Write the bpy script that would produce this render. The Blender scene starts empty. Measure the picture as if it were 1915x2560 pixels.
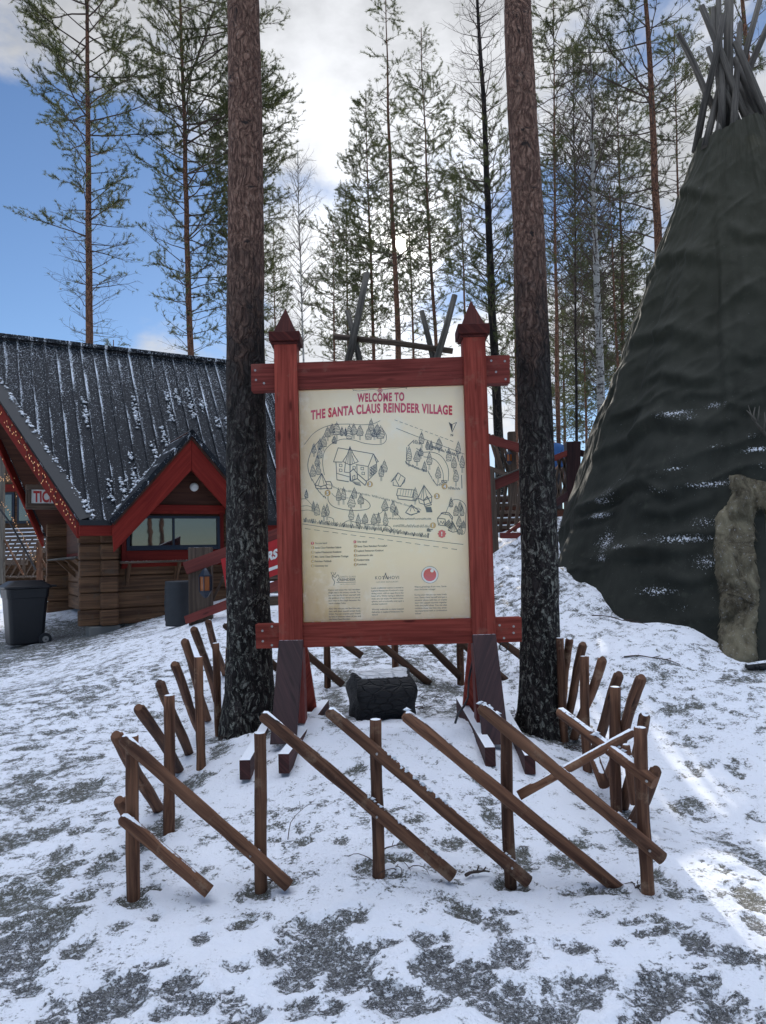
import bpy, math, random
import numpy as np
from mathutils import Vector, Matrix
R = math.radians
# ------------------------------------------------------------------ camera
scene = bpy.context.scene
W0, H0, FPX = 1915.0, 2560.0, 1849.0
CAM = np.array([0.0, 0.0, 1.6])
PITCH, ROLL = R(3.6), R(1.6)
_r0 = np.array([1.0, 0, 0]); _f = np.array([0, math.cos(PITCH), math.sin(PITCH)])
_u0 = np.array([0, -math.sin(PITCH), math.cos(PITCH)])
CR = _r0 * math.cos(ROLL) - _u0 * math.sin(ROLL)
CU = _u0 * math.cos(ROLL) + _r0 * math.sin(ROLL)
cd = bpy.data.cameras.new('camera'); cam = bpy.data.objects.new('camera', cd)
scene.collection.objects.link(cam)
cd.sensor_fit = 'VERTICAL'; cd.sensor_height = 36.0; cd.sensor_width = 27.0
cd.lens = 36.0 * FPX / H0; cd.clip_end = 2000; cd.clip_start = 0.05
m = Matrix.Identity(4)
for i in range(3):
    m[i][0] = CR[i]; m[i][1] = CU[i]; m[i][2] = -_f[i]; m[i][3] = CAM[i]
cam.matrix_world = m
scene.camera = cam

def ray(u, v):
    """direction of a sight line, used to measure the place from the photo"""
    u = np.asarray(u, float); v = np.asarray(v, float)
    d = (_f + ((u - W0 / 2) / FPX)[..., None] * CR - ((v - H0 / 2) / FPX)[..., None] * CU)
    return d / np.linalg.norm(d, axis=-1)[..., None]
def P(u, v, y):
    d = ray(u, v); return CAM + d * (np.asarray(y, float) / d[..., 1])[..., None]
def on_plane(u, v, p0, n):
    d = ray(u, v); n = np.asarray(n, float)
    t = ((np.asarray(p0) - CAM) @ n) / (d @ n)
    return CAM + d * t[..., None]

# ------------------------------------------------------------------ sun, sky
SUNPX = (1002, 612)
sd = ray(*SUNPX)
SUN_EL = math.asin(sd[2]); SUN_AZ = math.atan2(sd[0], sd[1])
sl = bpy.data.lights.new('sun', 'SUN'); sl.energy = 4.5; sl.angle = R(0.5); sl.color = (1, .93, .82)
so = bpy.data.objects.new('sun', sl); scene.collection.objects.link(so)
so.rotation_euler = Vector(sd).to_track_quat('Z', 'Y').to_euler()
so.location = (0, 0, 30)

class NT:
    def __init__(s, nt): s.nt = nt
    def n(s, t, **k):
        nd = s.nt.nodes.new(t)
        for a, b in k.items(): setattr(nd, a, b)
        return nd
    def put(s, sock, v):
        if hasattr(v, 'is_output'): s.nt.links.new(v, sock)
        elif v is not None: sock.default_value = v
    def math(s, op, a, b=None, c=None, clamp=False):
        nd = s.n('ShaderNodeMath', operation=op); nd.use_clamp = clamp
        s.put(nd.inputs[0], a)
        if b is not None: s.put(nd.inputs[1], b)
        if c is not None: s.put(nd.inputs[2], c)
        return nd.outputs[0]
    def noise(s, vec, scale, detail=3, rough=.55, dist=0.0):
        nd = s.n('ShaderNodeTexNoise'); s.put(nd.inputs['Vector'], vec)
        nd.inputs['Scale'].default_value = scale; nd.inputs['Detail'].default_value = detail
        nd.inputs['Roughness'].default_value = rough; nd.inputs['Distortion'].default_value = dist
        return nd.outputs['Fac']
    def voro(s, vec, scale, feature='F1', out='Distance'):
        nd = s.n('ShaderNodeTexVoronoi', feature=feature); s.put(nd.inputs['Vector'], vec)
        nd.inputs['Scale'].default_value = scale
        return nd.outputs[out]
    def ss(s, x, lo, hi, a=0.0, b=1.0):
        nd = s.n('ShaderNodeMapRange', interpolation_type='SMOOTHSTEP')
        s.put(nd.inputs['Value'], x); s.put(nd.inputs['From Min'], lo); s.put(nd.inputs['From Max'], hi)
        s.put(nd.inputs['To Min'], a); s.put(nd.inputs['To Max'], b)
        return nd.outputs['Result']
    def mix(s, f, a, b, bt='MIX'):
        nd = s.n('ShaderNodeMix', data_type='RGBA', blend_type=bt)
        s.put(nd.inputs[0], f); s.put(nd.inputs[6], _c(a)); s.put(nd.inputs[7], _c(b))
        return nd.outputs[2]
    def map(s, vec, scale=(1, 1, 1), loc=(0, 0, 0), rot=(0, 0, 0)):
        nd = s.n('ShaderNodeMapping'); s.put(nd.inputs[0], vec)
        nd.inputs['Scale'].default_value = scale; nd.inputs['Location'].default_value = loc
        nd.inputs['Rotation'].default_value = rot
        return nd.outputs[0]
    def dot(s, vec, d):
        nd = s.n('ShaderNodeVectorMath', operation='DOT_PRODUCT'); s.put(nd.inputs[0], vec)
        nd.inputs[1].default_value = tuple(d); return nd.outputs['Value']
def _c(c):
    if isinstance(c, (tuple, list)) and len(c) == 3: return (*c, 1)
    return c

world = bpy.data.worlds.new('World'); scene.world = world; world.use_nodes = True
wt = NT(world.node_tree); world.node_tree.nodes.clear()
sky = wt.n('ShaderNodeTexSky', sky_type='NISHITA'); sky.sun_disc = False
sky.sun_elevation = SUN_EL; sky.sun_rotation = SUN_AZ
sky.air_density = 1.0; sky.dust_density = 0.1; sky.ozone_density = 2.5; sky.altitude = 200
tc = wt.n('ShaderNodeTexCoord').outputs['Generated']
SKYS = 0.10
def bump(u, v, sig, amp):
    d = ray(u, v); c = wt.dot(tc, d)
    x = wt.math('SUBTRACT', 1.0, c)                       # ~ angle^2/2
    e = wt.math('EXPONENT', wt.math('MULTIPLY', x, -1.0 / (sig * sig)))
    return wt.math('MULTIPLY', e, amp)
sv = wt.map(tc, scale=(1, 1, 2.2))
field = wt.noise(sv, 3.2, 7, .58, .3)
fine = wt.noise(wt.map(tc, scale=(1, 1, 1.5), loc=(3, 1, 4)), 9.0, 5, .6, .2)
field = wt.math('ADD', wt.math('MULTIPLY', field, .8), wt.math('MULTIPLY', fine, .28))
for b in [(760, 120, .17, .30), (900, 260, .10, .2), (20, 180, .08, .26), (340, 880, .05, .30), (800, 700, .07, .22), (1000, 620, .06, .20), (940, 470, .05, -.16), (1120, 700, .04, -.14), (1060, 330, .06, -.12), (860, 600, .04, -.12),
          (1330, 60, .10, .14), (1720, 350, .11, .16), (1250, 800, .06, .2), (60, 480, .10, -.34), (90, 700, .10, -.30), (220, 620, .12, -.2),
          (690, 520, .07, -.22), (1420, 470, .10, -.12), (1560, 150, .08, -.08), (350, 700, .04, .12), (1450, 900, .1, .1)]:
    field = wt.math('ADD', field, bump(*b))
upd = wt.dot(tc, (0, 0, 1)); bkd = wt.dot(tc, (0, -1, 0))
over = wt.ss(upd, .76, .94)                          # unseen overhead cloud, added brightness to light the snow from above
field = wt.math('ADD', field, wt.math('MULTIPLY', over, .34))
field = wt.math('SUBTRACT', field, wt.math('MULTIPLY', wt.ss(bkd, -.3, .3), wt.ss(upd, .8, .5, 0, .12)))
cov = wt.ss(field, .50, .70)
halo = wt.math('ADD', bump(*SUNPX, .055, 1.0), bump(*SUNPX, .15, .55))
skyc = wt.mix(1.0, sky.outputs[0], (0.92, 1.02, 1.16), 'MULTIPLY')
upz = wt.dot(tc, (0, 0, 1))
cshade = wt.ss(wt.noise(wt.map(tc, scale=(1, 1, 1.8), loc=(1, 2, 3)), 5.0, 6, .6), .3, .7, 6.0, 9.6)
cc = wt.n('ShaderNodeCombineXYZ')
for i, k in enumerate((.985, 1.0, 1.03)): wt.put(cc.inputs[i], wt.math('MULTIPLY', wt.math('MULTIPLY', cshade, wt.math('ADD', wt.math('ADD', halo, .92), wt.math('MULTIPLY', over, (3.0, 3.25, 3.75)[i]))), k))
col = wt.mix(wt.math('MULTIPLY', cov, .95), skyc, cc.outputs[0])
# the sun's own disc, seen through thin cloud
disc = wt.math('ADD', wt.math('ADD', bump(*SUNPX, .0032, 900.0), bump(*SUNPX, .0105, 40.0)), bump(*SUNPX, .034, 4.5))
dcol = wt.n('ShaderNodeCombineXYZ')
for i, k in enumerate((1, .95, .82)): wt.put(dcol.inputs[i], wt.math('MULTIPLY', disc, k))
col = wt.mix(1.0, col, dcol.outputs[0], 'ADD')
bg = wt.n('ShaderNodeBackground'); wt.put(bg.inputs[0], col); bg.inputs[1].default_value = SKYS
wo = wt.n('ShaderNodeOutputWorld'); wt.nt.links.new(bg.outputs[0], wo.inputs[0])
vs = scene.view_settings
scene.display_settings.display_device = 'sRGB'
vs.view_transform = 'Standard'; vs.look = 'None'; vs.exposure = 0.0; vs.gamma = 1.0; vs.use_curve_mapping = False
scene.render.engine = 'CYCLES'
scene.render.resolution_x = 766; scene.render.resolution_y = 1024

# ------------------------------------------------------------------ helpers
rng = np.random.default_rng(7); random.seed(7)
def hash2(i, j, s):
    h = (i.astype(np.int64) * 374761393 + j.astype(np.int64) * 668265263 + s * 982451653) & 0x7fffffff
    h = ((h ^ (h >> 13)) * 1274126177) & 0x7fffffff
    return ((h ^ (h >> 16)) & 0xffff) / 65535.0
def vnoise(x, y, s=0):
    xi = np.floor(x); yi = np.floor(y); fx = x - xi; fy = y - yi
    fx = fx * fx * (3 - 2 * fx); fy = fy * fy * (3 - 2 * fy)
    a = hash2(xi, yi, s); b = hash2(xi + 1, yi, s); c = hash2(xi, yi + 1, s); d = hash2(xi + 1, yi + 1, s)
    return (a * (1 - fx) + b * fx) * (1 - fy) + (c * (1 - fx) + d * fx) * fy
def fbm(x, y, o=4, s=0):
    x = np.asarray(x, float); y = np.asarray(y, float)
    t = 0; a = .5
    for k in range(o): t = t + a * vnoise(x * 2 ** k + 7.3 * k, y * 2 ** k - 3.1 * k, s + k); a *= .5
    return t
COL = scene.collection
def unit(a): a = np.asarray(a, float); return a / (np.linalg.norm(a) + 1e-12)

class MB:
    """collects shapes and links them as ONE mesh object"""
    def __init__(s): s.v = []; s.f = []; s.uv = []; s.mi = []; s.n = 0; s.m = 0
    def add(s, verts, faces, uvs=None):
        for f in faces: s.f.append([i + s.n for i in f]); s.mi.append(s.m)
        s.v.extend([tuple(p) for p in verts]); s.n += len(verts)
        if uvs is None: uvs = [[(0, 0)] * len(f) for f in faces]
        s.uv.extend(uvs); return s
    def tube(s, pts, rad, n=8, cap=True, off=0.0, sq=1.0, rnd=0.0):
        pts = [np.asarray(p, float) for p in pts]
        if np.isscalar(rad): rad = [rad] * len(pts)
        V = []; L = [0]
        for a, b in zip(pts, pts[1:]): L.append(L[-1] + np.linalg.norm(b - a))
        t0 = unit(pts[1] - pts[0]); ref = np.array([0, 0, 1.]) if abs(t0[2]) < .9 else np.array([0, 1., 0])
        x = unit(np.cross(ref, t0))
        for i, p in enumerate(pts):
            t = unit(pts[min(i + 1, len(pts) - 1)] - pts[max(i - 1, 0)])
            x = unit(x - t * (x @ t)); y = np.cross(t, x)
            for k in range(n):
                a = 2 * math.pi * k / n + off
                rr = rad[i] * (1 + (rnd * (random.random() - .5) if rnd else 0))
                V.append(p + rr * (math.cos(a) * x + sq * math.sin(a) * y))
        F = []; U = []; uo = random.random() * 10
        for i in range(len(pts) - 1):
            for k in range(n):
                k2 = (k + 1) % n
                F.append([i * n + k, i * n + k2, (i + 1) * n + k2, (i + 1) * n + k])
                c = 2 * math.pi * rad[0] / n
                U.append([(L[i] + uo, k * c), (L[i] + uo, (k + 1) * c), (L[i + 1] + uo, (k + 1) * c), (L[i + 1] + uo, k * c)])
        if cap:
            F.append(list(range(n))[::-1]); U.append([(uo, q[0]) for q in [(0, 0)] * n])
            b = (len(pts) - 1) * n; F.append([b + k for k in range(n)]); U.append([(uo, 0)] * n)
        return s.add(V, F, U)
    def box(s, c, ax, ay, az):
        """centre and three half vectors; the longest gives the grain"""
        c, ax, ay, az = [np.asarray(q, float) for q in (c, ax, ay, az)]
        V = [c + i * ax + j * ay + k * az for i in (-1, 1) for j in (-1, 1) for k in (-1, 1)]
        if np.dot(np.cross(ax, ay), az) < 0: fl = True
        else: fl = False
        F = [[0, 1, 3, 2], [4, 6, 7, 5], [0, 4, 5, 1], [2, 3, 7, 6], [0, 2, 6, 4], [1, 5, 7, 3]]
        if fl: F = [f[::-1] for f in F]
        l = [np.linalg.norm(q) for q in (ax, ay, az)]; g = int(np.argmax(l)); o = [q for q in range(3) if q != g]
        uo = random.random() * 10; U = []
        for f in F:
            uu = []
            for i in f:
                w = [(1 if i & 4 else -1) * l[0], (1 if i & 2 else -1) * l[1], (1 if i & 1 else -1) * l[2]]
                uu.append((w[g] + uo, w[o[0]] + w[o[1]] + uo))
            U.append(uu)
        return s.add(V, F, U)
    def bx(s, x0, x1, y0, y1, z0, z1):
        return s.box(((x0 + x1) / 2, (y0 + y1) / 2, (z0 + z1) / 2), ((x1 - x0) / 2, 0, 0), (0, (y1 - y0) / 2, 0), (0, 0, (z1 - z0) / 2))
    def prism(s, poly, ext):
        """polygon (3-D points) pushed along ext"""
        poly = [np.asarray(p, float) for p in poly]; ext = np.asarray(ext, float); n = len(poly)
        nrm = np.zeros(3)
        for i in range(n): nrm += np.cross(poly[i], poly[(i + 1) % n])
        if nrm @ ext > 0: poly = poly[::-1]
        ee = [poly[(i + 1) % n] - poly[i] for i in range(n)] + [ext]; e = unit(max(ee, key=lambda q: q @ q)); h = unit(ext); k2 = unit(np.cross(e, h)) if abs(e @ h) < .99 else unit(np.cross(e, ee[0])); h = h if abs(e @ h) < .99 else unit(np.cross(e, k2))
        V = poly + [p + ext for p in poly]
        F = [list(range(n)), [n + i for i in range(n)][::-1]]
        for i in range(n): F.append([i, n + i, n + (i + 1) % n, (i + 1) % n])
        U = [[(V[i] @ e, V[i] @ k2 + V[i] @ h) for i in f] for f in F]
        return s.add(V, F, U)
    def build(s, name, mat, parent=None, origin=None, smooth=False, bevel=0, world=True):
        me = bpy.data.meshes.new(name)
        o0 = np.asarray(origin if origin is not None else (0, 0, 0), float)
        V = np.asarray(s.v, float) - o0
        me.from_pydata([tuple(p) for p in V], [], s.f)
        uvl = me.uv_layers.new(name='UVMap')
        flat = np.array([c for f in s.uv for c in f], dtype=np.float32).ravel()
        if len(flat) == len(me.loops) * 2: uvl.data.foreach_set('uv', flat)
        for mt in (mat if isinstance(mat, (list, tuple)) else [mat]): me.materials.append(mt)
        if isinstance(mat, (list, tuple)): me.polygons.foreach_set('material_index', s.mi)
        if smooth: me.polygons.foreach_set('use_smooth', [True] * len(me.polygons))
        me.update()
        return link(name, me, parent, o0, bevel, smooth)
def link(name, me, parent=None, o0=(0, 0, 0), bevel=0, smooth=False):
    o = bpy.data.objects.new(name, me); COL.objects.link(o)
    if parent is not None: o.parent = parent
    else: o.location = tuple(o0)
    if bevel:
        b = o.modifiers.new('bevel', 'BEVEL'); b.width = bevel; b.segments = 2; b.limit_method = 'ANGLE'; b.angle_limit = R(40)
    return o
def arrays(name, V, F, mat, parent=None, smooth=False, uv=None, mi=None):
    """fast mesh from numpy: V (n,3), F (m,k)"""
    V = np.asarray(V, np.float32); F = np.asarray(F, np.int32); k = F.shape[1]
    me = bpy.data.meshes.new(name)
    me.vertices.add(len(V)); me.vertices.foreach_set('co', V.ravel())
    me.loops.add(F.size); me.loops.foreach_set('vertex_index', F.ravel())
    me.polygons.add(len(F)); me.polygons.foreach_set('loop_start', np.arange(0, F.size, k, dtype=np.int32))
    if smooth: me.polygons.foreach_set('use_smooth', np.ones(len(F), bool))
    for mt in (mat if isinstance(mat, (list, tuple)) else [mat]): me.materials.append(mt)
    if mi is not None: me.polygons.foreach_set('material_index', np.asarray(mi, np.int32))
    me.update(calc_edges=True)
    return link(name, me, parent)
def tag(o, label=None, cat=None, group=None, kind=None):
    if label: o['label'] = label
    if cat: o['category'] = cat
    if group: o['group'] = group
    if kind: o['kind'] = kind
    return o
def thing(name, label, cat, loc=(0, 0, 0), rotz=0.0, group=None):
    o = bpy.data.objects.new(name, None); COL.objects.link(o); o.empty_display_size = .2
    o.location = tuple(loc); o.rotation_euler = (0, 0, rotz)
    return tag(o, label, cat, group)
def at(o, p):  # world point -> local of an unrotated empty
    return np.asarray(p, float) - np.array(o.location)

# ------------------------------------------------------------------ materials
def mat(name, base=(.5, .5, .5), rough=.7, spec=.5, metal=0.0, **k):
    mt = bpy.data.materials.new(name); mt.use_nodes = True
    t = NT(mt.node_tree); b = mt.node_tree.nodes['Principled BSDF']
    b.inputs['Base Color'].default_value = _c(base); b.inputs['Roughness'].default_value = rough
    b.inputs['Specular IOR Level'].default_value = spec; b.inputs['Metallic'].default_value = metal
    for a, v in k.items(): b.inputs[a.replace('_', ' ')].default_value = v
    return mt, t, b
def setbump(t, b, h, strength=.3, dist=.01):
    bn = t.n('ShaderNodeBump'); bn.inputs['Strength'].default_value = strength; bn.inputs['Distance'].default_value = dist
    t.put(bn.inputs['Height'], h); t.put(b.inputs['Normal'], bn.outputs[0])
def coords(t):
    c = t.n('ShaderNodeTexCoord'); return c.outputs['Object'], c.outputs['UV']
def geo(t): return t.n('ShaderNodeNewGeometry')
SNOW = (.82, .85, .90)
def snowmask(t, vec, lo=.45, scale=30., thr=.5, wid=.06):
    """snow lies where a face looks up, in broken patches"""
    g = geo(t); sp = t.n('ShaderNodeSeparateXYZ'); t.put(sp.inputs[0], g.outputs['Normal'])
    up = t.ss(sp.outputs[2], lo, min(lo + .35, 1.0))
    pz = g.outputs['Position']
    n = t.math('ADD', t.math('MULTIPLY', t.noise(pz, scale, 4, .65), .6), t.math('MULTIPLY', t.noise(pz, scale * .13, 2, .5), .4))
    return t.ss(t.math('MULTIPLY', t.math('ADD', n, t.math('MULTIPLY', up, .25)), up), thr + .15 - wid, thr + .15 + wid)
def wood(name, dark, light, grain=1.0, rough=.75, snow=None, knots=.5, wear=None, spec=.3, gloss=0):
    mt, t, b = mat(name, dark, rough, spec)
    ob, uv = coords(t)
    g1 = t.noise(t.map(uv, scale=(2.2 * grain, 55 * grain, 1)), 1.0, 5, .65, .6)
    g2 = t.noise(t.map(uv, scale=(.7, 8, 1), loc=(3, 3, 3)), 1.0, 3, .6, .8)
    f = t.math('ADD', t.math('MULTIPLY', g1, .6), t.math('MULTIPLY', g2, .4))
    c = t.mix(t.ss(f, .36, .66), dark, light)
    if knots:
        k = t.voro(t.map(uv, scale=(2.4, 9, 1)), 1.0)
        c = t.mix(t.math('MULTIPLY', t.ss(k, .05, .16, 1, 0), knots), c, tuple(q * .35 for q in dark))
    if wear:
        w = t.ss(t.noise(ob, 5.5, 5, .7), .56, .68)
        c = t.mix(t.math('MULTIPLY', w, .6), c, wear)
    oi = t.n('ShaderNodeObjectInfo').outputs['Random']
    hs = t.n('ShaderNodeHueSaturation'); t.put(hs.inputs['Value'], t.ss(oi, 0, 1, .82, 1.18)); t.put(hs.inputs['Color'], c); c = hs.outputs[0]
    if snow:
        sm = snowmask(t, ob, *snow)
        c = t.mix(sm, c, SNOW)
        t.put(b.inputs['Roughness'], t.ss(sm, 0, 1, rough, .9))
        h = t.math('ADD', t.math('MULTIPLY', f, .5), t.math('MULTIPLY', sm, 1.2))
        setbump(t, b, h, .6, .006)
    else: setbump(t, b, f, .5, .004)
    t.put(b.inputs['Base Color'], c)
    return mt
M = {}
M['fence'] = wood('fence_wood', (.050, .020, .011), (.205, .098, .054), 1, .8, snow=(.50, 32., .50, .05), knots=.95, wear=(.26, .17, .11))
M['fence_dark'] = wood('dark_fence_wood', (.035, .017, .010), (.085, .045, .028), 1, .8, snow=(.5, 32., .52, .05))  # darker tone of the fence wood, for the back rails
M['red'] = wood('red_stained_wood', (.150, .026, .018), (.33, .066, .046), .8, .7, knots=.8, wear=(.24, .085, .06), spec=.12)
M['red_beam'] = wood('dark_red_beam_wood', (.085, .016, .013), (.20, .044, .034), .8, .65, knots=.8, wear=(.17, .065, .05), spec=.12)
M['red_dull'] = wood('dull_red_stained_wood', (.12, .022, .018), (.20, .042, .032), .8, .65, knots=.75, snow=(.75, 28., .42, .05))
M['red_cabin'] = wood('red_painted_board', (.14, .012, .009), (.22, .024, .016), .8, .65, knots=.4, spec=.15)
M['dark'] = wood('dark_brown_stained_wood', (.028, .014, .016), (.065, .030, .030), .8, .55, knots=.5, snow=(.8, 30., .5, .05))
M['capwood'] = wood('dark_red_cap_wood', (.045, .010, .009), (.11, .024, .018), .8, .65, knots=.5, spec=.15)
M['skid'] = wood('skid_wood', (.030, .010, .010), (.080, .026, .022), .8, .7, knots=.4, snow=(.5, 14., .30, .07))
M['log'] = wood('log_wall_wood', (.058, .028, .015), (.19, .10, .052), .45, .75, knots=.6, wear=(.10, .07, .05))
M['log_dark'] = wood('dark_board_wood', (.05, .018, .011), (.10, .038, .022), .45, .75)
M['grey'] = wood('weathered_grey_wood', (.040, .036, .032), (.145, .130, .112), .8, .85, knots=.4)
M['greybrown'] = wood('weathered_brown_wood', (.055, .038, .028), (.14, .10, .075), .6, .85, snow=(.7, 30., .48, .05))
M['plinth'] = mat('concrete', (.16, .16, .155), .9)[0]
def plain(name, c, rough=.6, metal=0.0, **k):
    mt, t, b = mat(name, c, rough, .4, metal, **k)
    ob, uv = coords(t)
    n = t.noise(ob, 14, 4, .6)
    t.put(b.inputs['Base Color'], t.mix(n, tuple(q * .75 for q in c), tuple(min(1, q * 1.2) for q in c)))
    setbump(t, b, t.noise(ob, 60, 3), .15, .003)
    return mt
M['screw'] = plain('screw_metal', (.35, .34, .33), .4, .8)
M['black'] = plain('black_plastic', (.016, .018, .023), .42)
M['bin'] = plain('bin_plastic', (.011, .012, .016), .45)
M['darkmetal'] = plain('dark_painted_metal', (.012, .02, .035), .4, .3)
M['barrel'] = plain('dented_barrel_metal', (.026, .029, .034), .6, .2)
M['white'] = plain('white_paint', (.75, .75, .72), .5)
M['cream'] = plain('cream_sheet', (.55, .52, .42), .5)
M['lampglass'] = plain('orange_lamp_glass', (.26, .07, .012), .2)
M['snow'] = None
def snow_mat():
    mt, t, b = mat('loose_snow', SNOW, .85, .25)
    ob, uv = coords(t)
    setbump(t, b, t.noise(ob, 40, 5, .7), .6, .02)
    t.put(b.inputs['Base Color'], t.mix(t.ss(t.noise(ob, 26, 5, .7), .60, .70), SNOW, (.08, .08, .07)))
    return mt
M['snow'] = snow_mat()
def glass_dark(name, c=(.01, .012, .014), rough=.02, ior=1.6):
    mt, t, b = mat(name, c, rough, .5); b.inputs['IOR'].default_value = ior
    ob, uv = coords(t); setbump(t, b, t.noise(ob, 3, 2), .05, .01)
    return mt
M['glass'] = glass_dark('window_glass', ior=2.2)
# ------------------------------------------------------------------ tipi profile (needed by the ground)
TC = np.array([4.92, 9.6]); TIPZ = 7.2
def tip_r(z): return .50 + (7.13 - z) * .397
def on_tipi(u, v):
    d = ray(u, v); lo = None
    ts = np.linspace(4, 16, 1200)
    p = CAM[None] + d[None] * ts[:, None]
    g = np.hypot(p[:, 0] - TC[0], p[:, 1] - TC[1]) - tip_r(p[:, 2])
    k = np.argmax(g < 0)
    if g[k] >= 0: k = int(np.argmin(g))
    return p[k]
# ------------------------------------------------------------------ ground
GP = []
def gp(u, v, y): GP.append(P(u, v, y))
for x in (-4, -2, 0, 2, 4):
    for y in (-6, -2, .5, 2, 2.9): GP.append((x, y, 0.0 if y > 0 else -.02))
for a in [(334, 2247, 3.55), (653, 2232, 3.6), (945, 2183, 3.6), (1277, 2210, 3.6), (1619, 2237, 3.45), (422, 2082, 4.2), (503, 1921, 5.1),
          (548, 1842, 6.1), (1541, 2040, 4.45), (1468, 1925, 5.1), (1412, 1848, 5.75), (988, 1675, 7.3), (817, 1720, 7.2), (1151, 1717, 7.2), (950, 1808, 5.9),
          (715, 1915, 4.85), (1225, 1908, 4.85), (620, 1815, 5.9), (1360, 1820, 5.9)]: gp(*a)
for a in [(800, 1790, 5.6), (1100, 1790, 5.6)]: gp(*a)
# left: yard falls away gently, then the kiosk
for a in [(60, 1605, 12), (200, 1600, 11.2), (330, 1580, 11.0), (470, 1556, 10.6), (566, 1535, 10.2), (690, 1560, 9.3), (40, 1500, 20), (100, 1470, 26), (20, 1700, 9.3), (250, 1700, 7.8), (450, 1620, 8.8)]: gp(*a)
for a in [(-2.6, 4.5, .03), (-4, 6, .12), (-6, 6, .12), (-6, 3, 0), (2.4, 4, 0.02), (4, 5, .12), (3.2, 3.6, .02), (2.6, 5.6, .22), (-10, 10, .45), (-12, 16, .8), (-10, -10, 0), (10, -10, 0), (0, -16, 0), (8, 4, 0.0)]: GP.append(a)
# bank on the right, up to the tipi
GP.append(tuple(P(1250, 1570, 8.3))); GP.append(tuple(P(1260, 1430, 9.7))); GP.append(tuple(P(1420, 1560, 7.9)))
GP.append(tuple(P(1500, 1640, 7.0))); GP.append(tuple(P(1440, 1430, 9.1))); GP.append(tuple(P(1405, 1300, 10.2)))
for u, v in [(1502, 1486), (1546, 1533), (1589, 1552), (1688, 1555), (1805, 1612), (1890, 1640)]:
    q = on_tipi(u, v); GP.append(tuple(q))
for a in [(4.9, 9.6, 1.4), (6, 12, 2.2), (2.6, 12.5, 2.1), (5, 15, 2.5), (8, 9, 1.0), (9, 6, .3), (8, 14, 2.3), (0, 9.0, .75), (-.8, 10.5, .9), (0, 12, 1.5), (0, 16, 2.0), (4, 20, 2.4), (-2, 20, 1.6),
          (14, 12, 1.6), (14, 22, 2.2), (-6, 24, 1.0), (-12, 26, 1.0), (0, 34, 1.8), (-20, 40, 1.2), (20, 40, 2.2), (0, 60, 1.5), (50, 60, 1.5), (-50, 60, 1.0), (60, 0, .5), (-60, 0, .3), (0, -40, 0), (-40, -30, 0), (40, -30, 0), (0, 110, 1.), (-60, 110, 1.), (60, 110, 1.)]: GP.append(a)
GP = np.array([tuple(g) for g in GP], float)
def _phi(r): return r            # biharmonic-like linear kernel: passes through every point without overshoot
_D = np.linalg.norm(GP[:, None, :2] - GP[None, :, :2], axis=-1)
_A = np.zeros((len(GP) + 3, len(GP) + 3)); _A[:len(GP), :len(GP)] = np.sqrt(_D ** 2 + .35 ** 2) + np.eye(len(GP)) * -.05
_A[:len(GP), len(GP)] = 1; _A[:len(GP), len(GP) + 1:] = GP[:, :2]; _A[len(GP):, :len(GP)] = _A[:len(GP), len(GP):].T
_w = np.linalg.solve(_A, np.concatenate([GP[:, 2], np.zeros(3)]))
def gz(x, y):
    x = np.asarray(x, float); y = np.asarray(y, float); out = np.full(np.broadcast(x, y).shape, _w[len(GP)]) + _w[-2] * x + _w[-1] * y
    for k in range(len(GP)): out = out + _w[k] * np.sqrt((x - GP[k, 0]) ** 2 + (y - GP[k, 1]) ** 2 + .35 ** 2)
    return out
def G(x, y, up=0.0): return np.array([x, y, float(gz(x, y)) + up])
def ground_hit(u, v):
    d = ray(u, v); ts = np.linspace(2, 30, 1500); p = CAM[None] + d[None] * ts[:, None]
    g = p[:, 2] - gz(p[:, 0], p[:, 1]); k = int(np.argmax(g < 0)); return p[k]

def grade(segs):
    out = []
    for a, b, h in segs: out.extend(np.arange(a, b - 1e-6, h))
    out.append(segs[-1][1]); return np.array(out)
gx = grade([(-90, -30, 6), (-30, -12, 1.5), (-12, -6, .25), (-6, -2.6, .05), (-2.6, 2.6, .0165), (2.6, 6, .05), (6, 12, .25), (12, 30, 1.5), (30, 90, 6)])
gy = grade([(-60, -20, 5), (-20, -4, 1.5), (-4, 2, .4), (2, 2.3, .05), (2.3, 4.4, .0165), (4.4, 8, .04), (8, 14, .09), (14, 24, .4), (24, 60, 2.5), (60, 160, 12)])
GX, GY = np.meshgrid(gx, gy)
GZ = gz(GX, GY)
near = np.clip(1 - (GY - 16) / 10, 0, 1)
GZ = GZ + near * ((fbm(GX * 1.3, GY * 1.3, 4, 3) - .47) * .07 + (fbm(GX * 7, GY * 7, 3, 9) - .43) * .022)
# rough dug bank to the right
bank = np.clip((GX - .6) / 1.2, 0, 1) * np.clip((GY - 8.2) / 1.2, 0, 1) * np.clip((12.5 - GY) / 1, 0, 1) * np.clip((3.4 - GX) / .8, 0, 1)
GZ = GZ + bank * (fbm(GX * 4, GY * 4, 4, 21) - .45) * .30
GZ = GZ + .17 * np.exp(-((GX - 1.95) ** 2 + (GY - 8.9) ** 2) / .12)
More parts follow.
